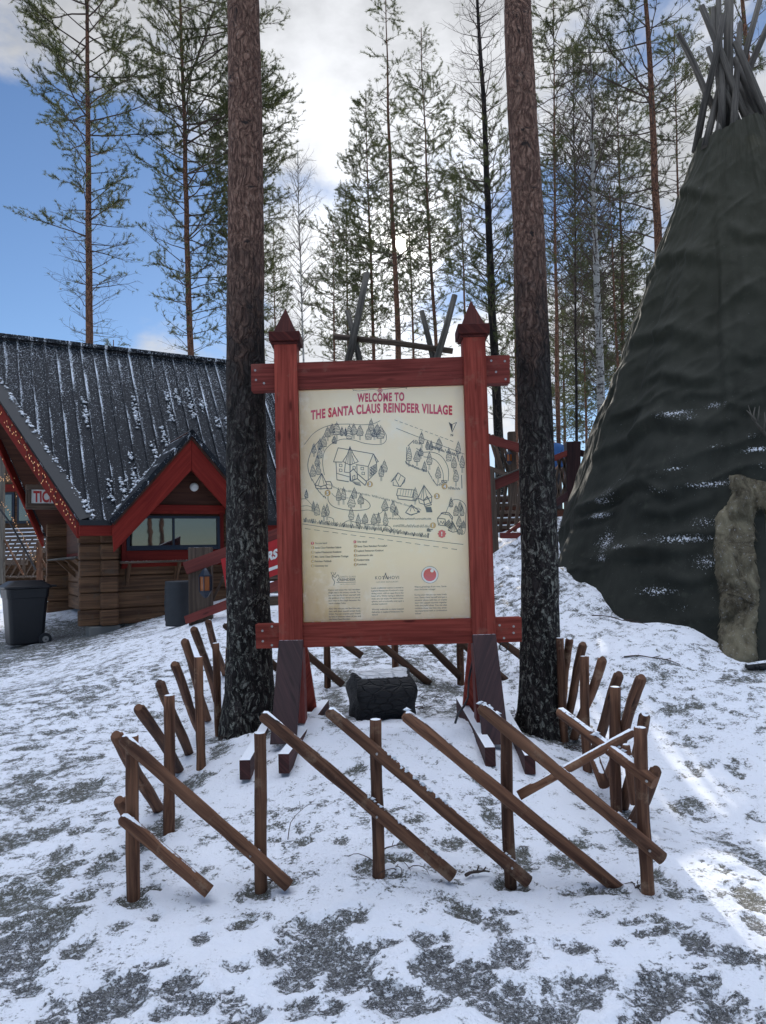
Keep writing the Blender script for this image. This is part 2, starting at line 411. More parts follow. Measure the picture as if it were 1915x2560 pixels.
# ---- trodden places: (u, v, half width px, half height px, strength)
BARE = [(820, 2400, 120, 55, 1), (790, 2330, 60, 30, 1), (880, 2440, 60, 60, .9), (740, 2450, 50, 50, .9), (770, 2520, 70, 30, .7),
        (1130, 2440, 100, 50, 1), (1090, 2400, 55, 40, 1), (1000, 2500, 75, 45, 1), (1180, 2480, 60, 40, .9), (1060, 2520, 60, 30, .8), (1280, 2400, 50, 45, .9), (1290, 2510, 80, 50, 1), (1340, 2560, 90, 30, 1),
        (1430, 2500, 80, 45, 1), (1500, 2470, 40, 22, .9), (1400, 2550, 60, 30, .9), (1640, 2500, 75, 40, 1), (1720, 2455, 60, 22, .9), (1780, 2490, 40, 15, .7),
        (1590, 2560, 60, 30, .8), (1845, 2410, 40, 22, .8), (1800, 2390, 40, 14, .6), (880, 2290, 42, 26, .9), (860, 2310, 30, 12, .6), (1160, 2285, 36, 20, .75), (1265, 2280, 42, 15, .7),
        (965, 2355, 30, 20, .8), (1065, 2350, 34, 24, .85), (1115, 2340, 12, 18, .8), (1420, 2380, 50, 22, .8), (1300, 2370, 45, 16, .6), (1540, 2370, 18, 14, .8), (1625, 2340, 45, 14, .7), (1590, 2315, 60, 8, .5),
        (505, 2355, 22, 18, .8), (600, 2325, 30, 16, .7), (625, 2310, 14, 20, .7), (300, 2315, 30, 10, .6), (390, 2300, 14, 20, .7), (375, 2420, 50, 16, .7), (590, 2430, 30, 16, .6), (690, 2410, 35, 20, .75),
        (290, 2500, 75, 45, 1), (330, 2460, 40, 20, .8), (450, 2480, 45, 35, .9), (480, 2520, 40, 28, .9), (400, 2540, 40, 20, .8), (640, 2535, 26, 22, .9), (230, 2540, 60, 40, .9), (1800, 2540, 60, 20, .7), (1900, 2330, 25, 30, .9), (1870, 2250, 35, 40, .8), (1900, 2170, 30, 40, .8),
        (1845, 2130, 50, 30, .45), (1780, 2090, 40, 20, .4), (1760, 2040, 30, 14, .6), (1830, 1970, 26, 12, .5), (1890, 2040, 20, 14, .5), (1700, 1940, 36, 12, .4), (1560, 1780, 40, 12, .5), (1730, 1850, 60, 14, .4), (1700, 1770, 60, 10, .5), (1850, 1700, 60, 12, .7), (1890, 1680, 40, 12, .8),
        (215, 1978, 26, 26, .7), (170, 1990, 14, 22, .6), (60, 2000, 50, 26, .6), (120, 2080, 40, 24, .7), (160, 2135, 26, 16, .5), (30, 2110, 30, 24, .6), (225, 1900, 30, 10, .4), (60, 1870, 40, 10, .45),
        (190, 2380, 34, 26, .9), (140, 2300, 40, 30, .8), (60, 2350, 80, 60, .85), (60, 2250, 70, 40, .75), (190, 2250, 40, 20, .6), (150, 2190, 40, 16, .6), (30, 2430, 60, 50, .7), (60, 2480, 40, 20, .7), (240, 2180, 20, 20, .5),
        (335, 2258, 30, 18, .9), (380, 2225, 26, 14, 1), (340, 2240, 20, 12, 1), (650, 2240, 30, 16, .8), (700, 2215, 40, 14, .6), (940, 2190, 60, 16, .7), (985, 2150, 40, 16, .9), (910, 2175, 36, 18, .8), (1015, 2120, 26, 10, .6), (1120, 2110, 36, 20, .5), (1190, 2080, 26, 26, .5), (1235, 2050, 24, 22, .8), (1300, 2150, 32, 26, .8), (1285, 2215, 40, 14, .9),
        (1420, 2150, 46, 22, .7), (1470, 2230, 60, 16, .6), (1540, 2235, 30, 10, .7), (1640, 2190, 24, 30, .8), (1670, 2220, 20, 30, .8), (1430, 2110, 30, 12, .5), (1220, 2010, 20, 16, .6), (890, 1930, 26, 12, .9), (855, 2110, 18, 10, .5), (760, 2110, 26, 10, .5), (640, 2120, 60, 20, .5), (1060, 1953, 26, 6, .5),
        (410, 2070, 40, 30, .8), (480, 1960, 30, 26, .9), (545, 1880, 26, 26, .7), (395, 2020, 26, 22, .6), (530, 1935, 16, 10, .7), (375, 2110, 40, 26, .9), (1585, 2110, 26, 24, .9), (1560, 2040, 22, 14, .8), (1545, 2045, 22, 12, .7), (1430, 1865, 26, 16, .8), (1500, 1930, 60, 16, .5), (1470, 1990, 40, 16, .4), (1440, 1905, 40, 10, .5),
        (860, 1790, 50, 16, .8), (1090, 1720, 60, 14, .7), (1100, 1765, 90, 26, .55), (860, 1700, 26, 16, .8), (1150, 1730, 50, 10, .7), (850, 1810, 40, 14, .8), (1020, 1660, 40, 8, .4), (1060, 1700, 60, 14, .6), (830, 1770, 40, 24, .6), (1230, 1790, 40, 20, .5), (575, 1808, 26, 14, 1), (640, 1815, 36, 12, .9), (1312, 1812, 26, 14, .9), (1385, 1826, 34, 14, 1), (690, 1830, 40, 16, .6), (1500, 2290, 26, 8, .5), (200, 2080, 34, 14, .6), (90, 1940, 36, 12, .5), (150, 1830, 40, 8, .5), (240, 2050, 22, 12, .5)]
bu = np.zeros_like(GX); dig = np.zeros_like(GX); rim = np.zeros_like(GX)
fine_n = fbm(GX * 26, GY * 26, 3, 77)
for (u, v, ru, rv, s) in BARE:
    c = ground_hit(u, v); e1 = ground_hit(u + ru, v); e2 = ground_hit(u, min(v + rv, 2600)) if v + rv < 2600 else ground_hit(u, v - rv)
    rx = abs(e1[0] - c[0]) + .01; ry = max(abs(e2[1] - c[1]), .035)
    nzx = (fbm(GX * 9 + u, GY * 9, 3, 5) - .44) * .9; nzy = (fbm(GX * 9, GY * 9 + v, 3, 6) - .44) * .9
    q = np.sqrt(((GX - c[0]) / rx + nzx) ** 2 + ((GY - c[1]) / ry + nzy) ** 2) * 1.18 + (fine_n - .45) * 1.1
    mk = np.clip((1.35 - q) * 1.8, 0, 1) * s
    bu = np.maximum(bu, mk); dig = np.maximum(dig, np.clip(1.5 - q, 0, 1) * s); rim = np.maximum(rim, np.exp(-((q - 1.55) / .22) ** 2) * s)
GZ = GZ - dig * .016 + rim * (1 - dig) * .014
# broad zones of thin snow
def zone(cx, cy, rx, ry): return np.exp(-(((GX - cx) / rx) ** 2 + ((GY - cy) / ry) ** 2))
thin = .40 * zone(-2.1, 3.1, .7, 1.0) + .48 * zone(-3.9, 7.6, 2.2, 1.5) + .5 * zone(-6, 10.3, 3, 1.0) + .30 * zone(-2.2, 5.2, .6, 1.5) + .25 * zone(0, 3.9, 1.5, .5) + .2 * zone(2.3, 3.2, .4, .5) + .22 * zone(1.2, 8.2, 2.5, 1.2) + .3 * zone(2.9, 6.4, 1.3, .7)
for tu, tv in ((620, 1800), (1357, 1815)):
    c = P(tu, tv, 5.9); rr_ = np.hypot(GX - c[0], (GY - c[1])) ; mk = np.clip(2.6 - rr_ / .15 + (fine_n - .45) * 2.4, 0, 1); bu = np.maximum(bu, mk); dig = np.maximum(dig, mk * .9)
    GZ = GZ - np.clip(1.9 - rr_ / .2, 0, 1) * .035
# boot prints with bars of tread
rp_ = random.Random(31)
PR = [(rp_.uniform(20, 300), rp_.uniform(1880, 2540)) for _ in range(10)] + [(rp_.uniform(1690, 1910), rp_.uniform(1750, 2540)) for _ in range(13)] + [(rp_.uniform(330, 1650), rp_.uniform(2290, 2540)) for _ in range(8)]
for (u, v) in PR:
    c = ground_hit(u, v); a = rp_.uniform(-.9, .9); dx, dy = GX - c[0], GY - c[1]; lx = dx * math.cos(a) - dy * math.sin(a); ly = dx * math.sin(a) + dy * math.cos(a)
    wd_ = .048 + .012 * np.cos(ly * 14 + .6); inside = np.clip((1.15 - np.sqrt((lx / wd_) ** 2 + (ly / .14) ** 2) + (fine_n - .45) * .8) * 4, 0, 1); bars = .45 + .55 * (np.sin(ly * 150 + 2 * np.abs(lx) * 40) > -.1)
    bu = np.maximum(bu, inside * bars * .8); dig = np.maximum(dig, inside * (.5 + .5 * bars)); GZ = GZ - inside * (.004 + .006 * bars)
thin = thin + .30 * bank + .9 * zone(-5.3, 12.2, 1.5, 1.3) * 1.7 + .35 * zone(0, 7.9, 1.3, .8) + .2 * zone(-3, 4.5, .8, .6)
nx, ny = len(gx), len(gy)
V = np.stack([GX, GY, GZ], -1).reshape(-1, 3)
ii = np.arange(nx * ny).reshape(ny, nx)
F = np.stack([ii[:-1, :-1], ii[:-1, 1:], ii[1:, 1:], ii[1:, :-1]], -1).reshape(-1, 4)

def ground_mat():
    mt, t, b = mat('snowy_ground', SNOW, .8, .3)
    g = geo(t); p = g.outputs['Position']
    ab = t.n('ShaderNodeAttribute'); ab.attribute_name = 'bare'; at_ = t.n('ShaderNodeAttribute'); at_.attribute_name = 'thin'
    bare, thn = ab.outputs['Fac'], at_.outputs['Fac']
    n1 = t.noise(p, 70, 5, .72); n2 = t.noise(p, 11, 5, .65, .4); n3 = t.noise(p, 2.3, 3, .55); n4 = t.noise(p, 190, 2, .6)
    ns = t.noise(t.map(p, scale=(2.2, 6.5, 3)), 1.0, 6, .7, .5)
    # general speckle of grass and grit through a thin coat
    sp = t.math('ADD', t.math('MULTIPLY', n1, .55), t.math('MULTIPLY', n2, .45))
    sp = t.math('ADD', sp, t.math('MULTIPLY', n3, .12))
    ch = t.math('MULTIPLY', t.math('SUBTRACT', t.math('ADD', t.math('MULTIPLY', n1, .46), t.math('MULTIPLY', n2, .54)), .5), 3.1)
    ch = t.math('ADD', ch, t.math('MULTIPLY', t.math('SUBTRACT', n3, .5), .5))
    k = t.math('ADD', ch, t.math('MULTIPLY', thn, t.math('ADD', t.math('MULTIPLY', t.math('SUBTRACT', ns, .5), 2.6), .52)))
    k = t.math('ADD', k, t.math('MULTIPLY', bare, .50))
    m1 = t.ss(k, .25, .32)
    m1b = t.ss(k, .10, .26)
    # grit: wet asphalt and gravel, dead grass
    gr = t.voro(p, 130, 'F1', 'Color')
    sepg = t.n('ShaderNodeSeparateColor'); t.put(sepg.inputs[0], gr)
    stone = t.mix(t.ss(sepg.outputs[0], .25, 1), (.010, .010, .010), (.115, .115, .11))
    grass = t.mix(n4, (.014, .016, .010), (.075, .070, .04))
    # asphalt in front (y < 3.4), turf further back
    sx = t.n('ShaderNodeSeparateXYZ'); t.put(sx.inputs[0], p)
    isf = t.ss(t.math('ADD', sx.outputs[1], t.math('MULTIPLY', n3, .8)), 3.5, 3.9)
    dirt = t.mix(isf, stone, grass)
    wetpale = t.mix(.35, dirt, (.20, .21, .22))
    sn = t.mix(n2, (.79, .82, .89), (.86, .88, .93))
    c = t.mix(t.math('MULTIPLY', m1b, .22), sn, wetpale)
    c = t.mix(t.math('MULTIPLY', m1, .95), c, dirt)
    # crumbs of snow left on the bare places
    cr = t.ss(t.math('ADD', t.math('MULTIPLY', n4, .45), t.math('MULTIPLY', n1, .55)), .53, .585)
    cr2 = t.ss(t.noise(p, 34, 4, .7), .555, .60)
    cr = t.math('MAXIMUM', t.math('MULTIPLY', cr, .55), cr2)
    c = t.mix(t.math('MULTIPLY', t.math('MULTIPLY', cr, m1), .8), c, (.66, .70, .76))
    t.put(b.inputs['Base Color'], c)
    t.put(b.inputs['Roughness'], t.ss(m1, 0, 1, .85, .6))
    h = t.math('ADD', t.math('MULTIPLY', n1, .9), t.math('MULTIPLY', n2, 1.3)); h = t.math('SUBTRACT', h, t.math('MULTIPLY', m1, 1.5))
    h = t.math('ADD', h, t.math('MULTIPLY', n4, .35))
    setbump(t, b, h, .75, .014)
    return mt
M['ground'] = ground_mat()
go = arrays('snowy_ground', V, F, M['ground'], smooth=True)
tag(go, 'thin patchy snow over turf and asphalt with footprints', 'ground', kind='structure')
for nm, ar in (('bare', bu), ('thin', thin)):
    a = go.data.attributes.new(nm, 'FLOAT', 'POINT'); a.data.foreach_set('value', ar.astype(np.float32).ravel())

# ------------------------------------------------------------------ trees
def bark_mat(name, kind):
    mt, t, b = mat(name, (.1, .08, .07), .9, .2)
    ob, uv = coords(t); p = ob
    wv = t.n('ShaderNodeTexNoise'); t.put(wv.inputs['Vector'], p); wv.inputs['Scale'].default_value = 6; va = t.n('ShaderNodeVectorMath', operation='MULTIPLY_ADD'); t.put(va.inputs[0], wv.outputs['Color']); va.inputs[1].default_value = (.12, .12, .25); t.put(va.inputs[2], p); p = va.outputs[0]; st = t.map(p, scale=(1, 1, .28))
    cr = t.voro(st, 26 if kind == 'big' else 34, 'DISTANCE_TO_EDGE'); nn = t.noise(st, 16, 6, .7, .6)
    fl = t.noise(t.map(p, scale=(1, 1, .45)), 38, 5, .7)
    sz = t.n('ShaderNodeSeparateXYZ'); t.put(sz.inputs[0], p)
    if kind == 'big': zlo, zhi = 2.7, 4.3
    elif kind == 'mid': zlo, zhi = 1.0, 4.0
    else: zlo, zhi = 900, 901
    hgt = t.math('ADD', sz.outputs[2], t.math('MULTIPLY', t.math('SUBTRACT', t.noise(t.map(p, scale=(2, 2, 1.2)), 1.2, 5, .7), .5), 4.0))
    up = t.ss(hgt, zlo, zhi)
    dk = t.mix(t.ss(nn, .35, .65), (.007, .006, .006), (.040, .033, .031))
    lich = t.ss(t.noise(t.map(p, scale=(1, 1, .6)), 30, 6, .8), .52, .585)
    zl = t.ss(sz.outputs[2], 3.4, 1.0)
    dk = t.mix(t.math('MULTIPLY', lich, t.math('MULTIPLY', .85, zl)), dk, (.24, .24, .205))
    rd = t.mix(t.ss(fl, .38, .66), (.085, .045, .034), (.25, .150, .110) if kind == 'big' else (.34, .17, .105))
    rd = t.mix(t.ss(t.noise(p, 5, 4, .7), .60, .66), rd, (.03, .022, .02))
    rd = t.mix(t.math('MULTIPLY', t.ss(fl, .60, .70), .5), rd, (.25, .23, .21))
    c = t.mix(up, dk, rd)
    c = t.mix(t.math('MULTIPLY', t.ss(cr, .0, .05, .65, 0), t.ss(up, 0, 1, 1, .35)), c, (.012, .009, .008))
    t.put(b.inputs['Base Color'], c)
    setbump(t, b, t.math('ADD', t.ss(cr, 0, .16), t.math('MULTIPLY', nn, .9)), .9, .02)
    return mt
M['bark_big'] = bark_mat('thick_pine_bark', 'big'); M['bark_mid'] = bark_mat('pine_bark', 'mid'); M['bark_dark'] = bark_mat('dark_pine_bark', 'dark')
M['twig'] = plain('twig_bark', (.060, .042, .034), .9)
def birch_bark():
    mt, t, b = mat('birch_bark', (.4, .4, .38), .8, .2); ob, uv = coords(t)
    n = t.noise(t.map(ob, scale=(3, 3, 9)), 2, 4, .7)
    t.put(b.inputs['Base Color'], t.mix(t.ss(n, .52, .62), (.38, .37, .35), (.04, .035, .03))); return mt
M['birch'] = birch_bark()
def needle_mat():
    mt, t, b = mat('pine_needles', (.05, .075, .03), .6, .3)
    oi = t.n('ShaderNodeObjectInfo').outputs['Random']; g = geo(t)
    n = t.noise(g.outputs['Position'], 1.6, 3, .6)
    c = t.mix(t.ss(n, .35, .65), (.012, .020, .010), (.042, .054, .024)); c = t.mix(t.ss(oi, 0, 1, 0, .35), c, (.06, .08, .03))
    t.put(b.inputs['Base Color'], c)
    tr = t.n('ShaderNodeBsdfTranslucent'); t.put(tr.inputs[0], t.mix(.5, c, (.22, .24, .07)))
    mx = t.n('ShaderNodeMixShader'); mx.inputs[0].default_value = .38
    out = mt.node_tree.nodes['Material Output']
    t.nt.links.new(b.outputs[0], mx.inputs[1]); t.nt.links.new(tr.outputs[0], mx.inputs[2]); t.nt.links.new(mx.outputs[0], out.inputs[0])
    return mt
M['needle'] = needle_mat()

def tri_tubes(A, B, ra, rb):
    """many thin three-sided sticks at once"""
    A = np.asarray(A, float); B = np.asarray(B, float); n = len(A)
    d = B - A; d /= np.linalg.norm(d, axis=1)[:, None] + 1e-9
    ref = np.where(np.abs(d[:, 2:3]) < .9, np.array([[0, 0, 1.]]), np.array([[1., 0, 0]]))
    x = np.cross(ref, d); x /= np.linalg.norm(x, axis=1)[:, None] + 1e-9; y = np.cross(d, x)
    V = []
    for k in range(3):
        a = 2.0944 * k; o = math.cos(a) * x + math.sin(a) * y
        V.append(A + o * ra[:, None]); V.append(B + o * rb[:, None])
    V = np.stack(V, 1).reshape(-1, 3); base = np.arange(n)[:, None] * 6
    F = np.concatenate([base + np.array([[0, 2, 3, 1]]), base + np.array([[2, 4, 5, 3]]), base + np.array([[4, 0, 1, 5]])])
    return V, F
def needles(Pn, Dn, r, per=7, ln=.075, wd=.007):
    """needle tufts: per thin triangles fanning forward from each point"""
    n = len(Pn); Pn = np.repeat(Pn, per, 0); Dn = np.repeat(Dn, per, 0)
    d = Dn * .9 + r.normal(0, .55, (n * per, 3)); d[:, 2] += .18; d /= np.linalg.norm(d, axis=1)[:, None]
    s = np.cross(d, r.normal(0, 1, (n * per, 3))); s /= np.linalg.norm(s, axis=1)[:, None]
    L = ln * r.uniform(.7, 1.25, (n * per, 1)); Pn = Pn + r.normal(0, .012, Pn.shape)
    V = np.stack([Pn - s * wd, Pn + s * wd, Pn + d * L], 1).reshape(-1, 3)
    return V, np.arange(len(V)).reshape(-1, 3)

def make_tree(name, label, base, top, H, r0, crown, seed, group=None, barkm=None, up=.25, droop=.0, whorl=.42, per_whorl=4, need=True,
              tw_step=.12, tuft=.056, wd=.0052, ln=.085, dead=None, extra=None, cat='tree', fine=1.0, r_top=.015):
    """base point, direction point `top`, height H along the stem; crown = list of (h, reach left, reach right, fill)"""
    r = np.random.default_rng(seed); base = np.asarray(base, float); ax = unit(np.asarray(top, float) - base)
    root = thing(name, label, cat, base, 0, group)
    ns = max(8, int(H / .8)); hs = np.linspace(-.3, H, ns)
    wob = np.cumsum(r.normal(0, .012, (ns, 2)), 0); wob -= np.linspace(0, 1, ns)[:, None] * wob[-1] * .5
    def stem(h):
        p = ax * h; q = np.array([np.interp(h, hs, wob[:, 0]), np.interp(h, hs, wob[:, 1]), 0]); return p + q
    def srad(h):
        f = max(0, 1 - h / H); return max(r_top, r0 * (f ** .75) * (1 + .30 * math.exp(-max(h, 0) / .28)))
    mb = MB(); n = 18 if r0 > .13 else (10 if r0 > .07 else 7)
    if r0 > .13: hs2 = np.concatenate([np.linspace(-.3, min(H, 8), 60), np.linspace(8.3, H, 14)])
    else: hs2 = hs
    mb.tube([stem(h) for h in hs2], [srad(h) for h in hs2], n, cap=True, rnd=.05 if r0 > .13 else .02)
    if r0 > .13:
        vv = np.array(mb.v); b0 = stem(0); an = np.arctan2(vv[:, 1] - b0[1], vv[:, 0] - b0[0]); hh = vv[:, 2]; fl_ = 1 + (.16 * np.sin(an * 5 + seed) + .10 * np.sin(an * 3 + 1)) * np.exp(-np.maximum(hh, 0) / .18)
        low = hh < 1.2; vv[low, 0] = b0[0] + (vv[low, 0] - b0[0]) * fl_[low]; vv[low, 1] = b0[1] + (vv[low, 1] - b0[1]) * fl_[low]; mb.v = [tuple(q) for q in vv]
    tr = mb.build('trunk', barkm or M['bark_mid'], root, smooth=True)
    ch = [c[0] for c in crown]; cl = [c[1] for c in crown]; cr_ = [c[2] for c in crown]; cfl = [c[3] for c in crown]
    SA, SB, SR, SQ, NP, ND = [], [], [], [], [], []
    def seg(a, b, ra, rb): SA.append(a); SB.append(b); SR.append(ra); SQ.append(rb)
    def branch(h, az, L, rad, fill, lift=None, start=.3):
        if L < .08: return
        d = np.array([math.cos(az), math.sin(az), 0.0]); p = stem(h) ; pts = [p]; k = max(4, int(L / .22)); st = L / k
        el = (up if lift is None else lift) + r.normal(0, .10); bend = r.normal(.0, .10)
        for i in range(k):
            el += (.05 - droop) * st * 2 + r.normal(0, .07); az2 = az + bend * i * .25 + r.normal(0, .10)
            p = p + st * np.array([math.cos(az2) * math.cos(el), math.sin(az2) * math.cos(el), math.sin(el)]); pts.append(p)
        for i in range(k): seg(pts[i], pts[i + 1], rad * (1 - .85 * i / k), rad * (1 - .85 * (i + 1) / k))
        # side twigs
        m = max(3, int(L * (1 - start) / tw_step))
        for j in range(m):
            s = start + (1 - start) * (j + r.random()) / m; f = s * k; i = min(k - 1, int(f)); q = pts[i] + (pts[i + 1] - pts[i]) * (f - i)
            dd = unit(pts[i + 1] - pts[i]); side = unit(np.cross(dd, [0, 0, 1])) * (1 if r.random() < .5 else -1)
            tl = (.20 + .34 * L * (1 - s) + .12 * r.random()) * fine; td = unit(dd * .75 + side * r.uniform(.3, 1) + np.array([0, 0, r.uniform(-.25, .5) - droop * 2]))
            kk = max(2, int(tl / .12)); sp = tl / kk; a = q
            for ii in range(kk):
                td2 = unit(td + r.normal(0, .28, 3) + np.array([0, 0, .08 - droop * .6])); b = a + td2 * sp
                seg(a, b, rad * .14 + .002, rad * .10 + .0014)
                if r.random() < .75:
                    sd3 = unit(td2 + r.normal(0, .7, 3)); e = b + sd3 * r.uniform(.05, .16) * fine; seg(b, e, .0028, .0016)
                    if need and r.random() < fill: NP.append(e); ND.append(sd3); NP.append((b + e) / 2); ND.append(sd3)
                if need and r.random() < fill:
                    for w in np.arange(0, sp, tuft): NP.append(a + td2 * w); ND.append(td2)
                a = b; td = td2
            if need and r.random() < fill + .15: NP.append(a); ND.append(td)
    h = ch[0]
    while h < min(H - .15, ch[-1]):
        RL = np.interp(h, ch, cl); RR = np.interp(h, ch, cr_); fl = np.interp(h, ch, cfl); nb = per_whorl + int(r.integers(-1, 2)); a0 = r.random() * 6.28
        for b in range(max(1, nb)):
            az = a0 + 6.283 * b / max(1, nb) + r.normal(0, .25); c = math.cos(az); w = (RR if c > 0 else RL); rr = (w * abs(c) + (RL + RR) * .5 * (1 - abs(c))) * r.uniform(.65, 1.22)
            branch(h + r.normal(0, .06), az, rr, .007 + .0085 * rr, fl)
        h += whorl * r.uniform(.7, 1.25)
    if dead:
        for (h0, h1, n_, L0) in dead:
            for _ in range(n_): branch(r.uniform(h0, h1), r.random() * 6.28, L0 * r.uniform(.4, 1.1), .010, 0, lift=r.uniform(-.2, .35), start=.35)
    for e in (extra or []): branch(*e)
    # twigs and needles cut away along the sun line, imitating its glare
    def keep(Q):
        Q = np.asarray(Q, float); w = Q + base - CAM; t = w @ sd; return np.linalg.norm(w - t[:, None] * sd, axis=1) > .0058 * t
    if SA:
        k1 = keep(SA) & keep(SB); SA = np.array(SA)[k1]; SB = np.array(SB)[k1]; SR = np.array(SR)[k1]; SQ = np.array(SQ)[k1]
        if NP:
            q_ = np.array(NP); cn = fbm((q_[:, 0] * .9 + q_[:, 1] * .6) * 1.5 + seed * 3.1, q_[:, 2] * 2.1, 3, seed); kc = (cn > .43) | (r.random(len(q_)) < .22); NP = q_[kc]; ND = np.array(ND)[kc]
        if len(NP): k2 = keep(NP); NP = np.array(NP)[k2]; ND = np.array(ND)[k2]
    if len(SA):
        V1, F1 = tri_tubes(SA, SB, np.array(SR), np.array(SQ))
        if need and len(NP):
            arrays('branches', V1, F1, M['twig'], root)
            V2, F2 = needles(np.array(NP), np.array(ND), r, 10, ln, wd); arrays('needles', V2, F2, M['needle'], root)
        else: arrays('branches', V1, F1, M['twig'] if barkm is not M['birch'] else M['twig'], root)
    return root
def zat(v, y, u=957): return P(u, v, y)[2]
def tree_px(name, label, y, low, high, vtop, wpx, crown, seed, **k):
    """stem through two measured points low/high (u, v) at distance y"""
    a = P(low[0], low[1], y); b = P(high[0], high[1], y); ax = unit(b - a)
    x, yy = a[0], a[1]
    for _ in range(4):
        z = float(gz(x, yy)); t = (z - a[2]) / ax[2]; x, yy = (a + ax * t)[:2]
    base = np.array([x, yy, z]); topz = zat(vtop, y, high[0]) if vtop is not None else k.pop('Hm') + z
    H = (topz - z) / ax[2]
    cr = []
    for (v, l, rr, f) in crown: cr.append(((zat(v, y, high[0]) - z), l * y / FPX, rr * y / FPX, f))
    cr.sort()
    ex = [((zat(e[0], y, high[0]) - z), e[1], e[2] * y / FPX, e[3], e[4], e[5]) for e in k.pop('ex', [])]
    dd = [((zat(e[1], y) - z), (zat(e[0], y) - z), e[2], e[3] * y / FPX) for e in k.pop('dd', [])]
    return make_tree(name, label, base, base + ax, H, wpx / 2 * y / FPX, cr, seed, dead=dd, extra=ex, **k)
GN = 'pines standing beyond the kiosk and the sign'
PI = math.pi
tree_px('pine_tree', 'pine crown showing just right of the thick left trunk', 23, (612, 900), (600, 200), 120,  14,
        [(880, 60, 70, .3), (760, 100, 120, .5), (650, 110, 130, .7), (500, 120, 140, .85), (350, 120, 150, .9), (220, 60, 120, .9), (130, 20, 40, .9)], 55, group=GN, whorl=.32, per_whorl=5)
# the two near trunks (crowns above the picture)
tree_px('pine_tree', 'thick pine trunk left of the welcome board, blackened bark up to mid height', 5.9, (620, 1750), (595, 0), None, 112,
        [(-900, 120, 300, .6), (-1800, 700, 700, .8), (-2600, 700, 700, .8), (-3200, 200, 200, .8)], 11, Hm=17.5, barkm=M['bark_big'], whorl=.8, tw_step=.2, group='two thick pine trunks flanking the board',
        ex=[(-330, .35, 420, .03, .45, -.55), (-420, .1, 520, .03, .5, -.5)])
tree_px('pine_tree', 'thick reddish pine trunk right of the welcome board, leaning slightly left', 5.9, (1352, 1750), (1300, 0), None, 98,
        [(-900, 400, 300, .6), (-1800, 700, 700, .8), (-2600, 700, 700, .8), (-3200, 200, 200, .8)], 12, Hm=17.0, barkm=M['bark_big'], whorl=.8, tw_step=.2, group='two thick pine trunks flanking the board')
tree_px('pine_tree', 'leftmost tall pine with bare orange trunk rising behind the roof', 19, (222, 850), (216, 0), -420, 25,
        [(840, 60, 70, .05), (700, 90, 110, .08), (600, 110, 140, .25), (520, 120, 200, .6), (400, 130, 190, .85), (300, 190, 210, .9), (150, 240, 190, .95), (0, 260, 200, .95), (-200, 220, 180, .9), (-420, 60, 60, .8)], 21, group=GN,
        ex=[(590, 3.3, 190, .022, 1.3, .30), (690, 2.9, 150, .012, 0, .75), (550, .15, 120, .02, .9, .4)], dd=[(560, 840, 16, 110)])
tree_px('pine_tree', 'second tall pine from the left edge, long crown down to the kiosk roof', 21, (477, 900), (452, 0), -380, 21,
        [(880, 70, 80, .3), (760, 130, 120, .5), (650, 110, 170, .6), (500, 120, 230, .8), (350, 150, 270, .9), (200, 130, 280, .9), (60, 120, 220, .9), (-100, 150, 200, .9), (-380, 50, 50, .8)], 22, group=GN, whorl=.36)
tree_px('birch_tree', 'thin bare birch between the left trunk and the board post', 22, (757, 900), (745, 420), 380, 8,
        [(860, 50, 50, 0), (700, 80, 80, 0), (550, 75, 75, 0), (430, 40, 40, 0), (385, 10, 10, 0)], 23, barkm=M['birch'], need=False, up=.75, whorl=.32, per_whorl=4, tw_step=.14, fine=1.3)
tree_px('pine_tree', 'slender pine over the middle of the board with the sun beside its trunk', 20, (993, 880), (964, 0), -10, 20,
        [(880, 40, 50, .1), (760, 90, 90, .35), (640, 110, 130, .7), (520, 110, 100, .75), (380, 80, 70, .6), (250, 60, 60, .8), (150, 60, 55, .9), (60, 36, 36, .8), (0, 10, 10, .6)], 24, group=GN, whorl=.42, per_whorl=3,
        ex=[(640, 3.1, 250, .03, .75, .18), (650, .3, 170, .03, .7, .45), (660, 2.9, 210, .02, .6, .3)])
tree_px('pine_tree', 'dark narrow pine just left of the sunlit slender trunk', 24, (930, 880), (915, 300), 245, 13,
        [(900, 50, 40, .4), (750, 90, 70, .7), (600, 110, 70, .9), (450, 70, 50, .95), (350, 50, 40, .9), (270, 22, 22, .9), (245, 8, 8, .9)], 25, group=GN, whorl=.26, per_whorl=5)
tree_px('pine_tree', 'pointed pine right of the sun with a bare thin top', 23, (1090, 880), (1052, 90), 70, 13,
        [(900, 60, 30, .1), (760, 100, 50, .25), (640, 100, 90, .7), (430, 90, 100, .85), (300, 75, 80, .9), (200, 55, 60, .85), (130, 28, 28, .9), (80, 8, 8, .8)], 26, group=GN, whorl=.34, per_whorl=5)
tree_px('pine_tree', 'tall dark pine with leafless upper twigs left of the right trunk', 17, (1241, 1060), (1195, 0), -260, 27,
        [(1050, 60, 50, .2), (900, 90, 90, .5), (700, 150, 130, .55), (520, 150, 140, .6), (420, 120, 120, .6), (330, 90, 90, .6), (300, 120, 110, .02), (120, 80, 90, .0), (-100, 50, 60, 0), (-260, 10, 10, 0)], 27, group=GN, barkm=M['bark_dark'], whorl=.34, per_whorl=5, up=.5)
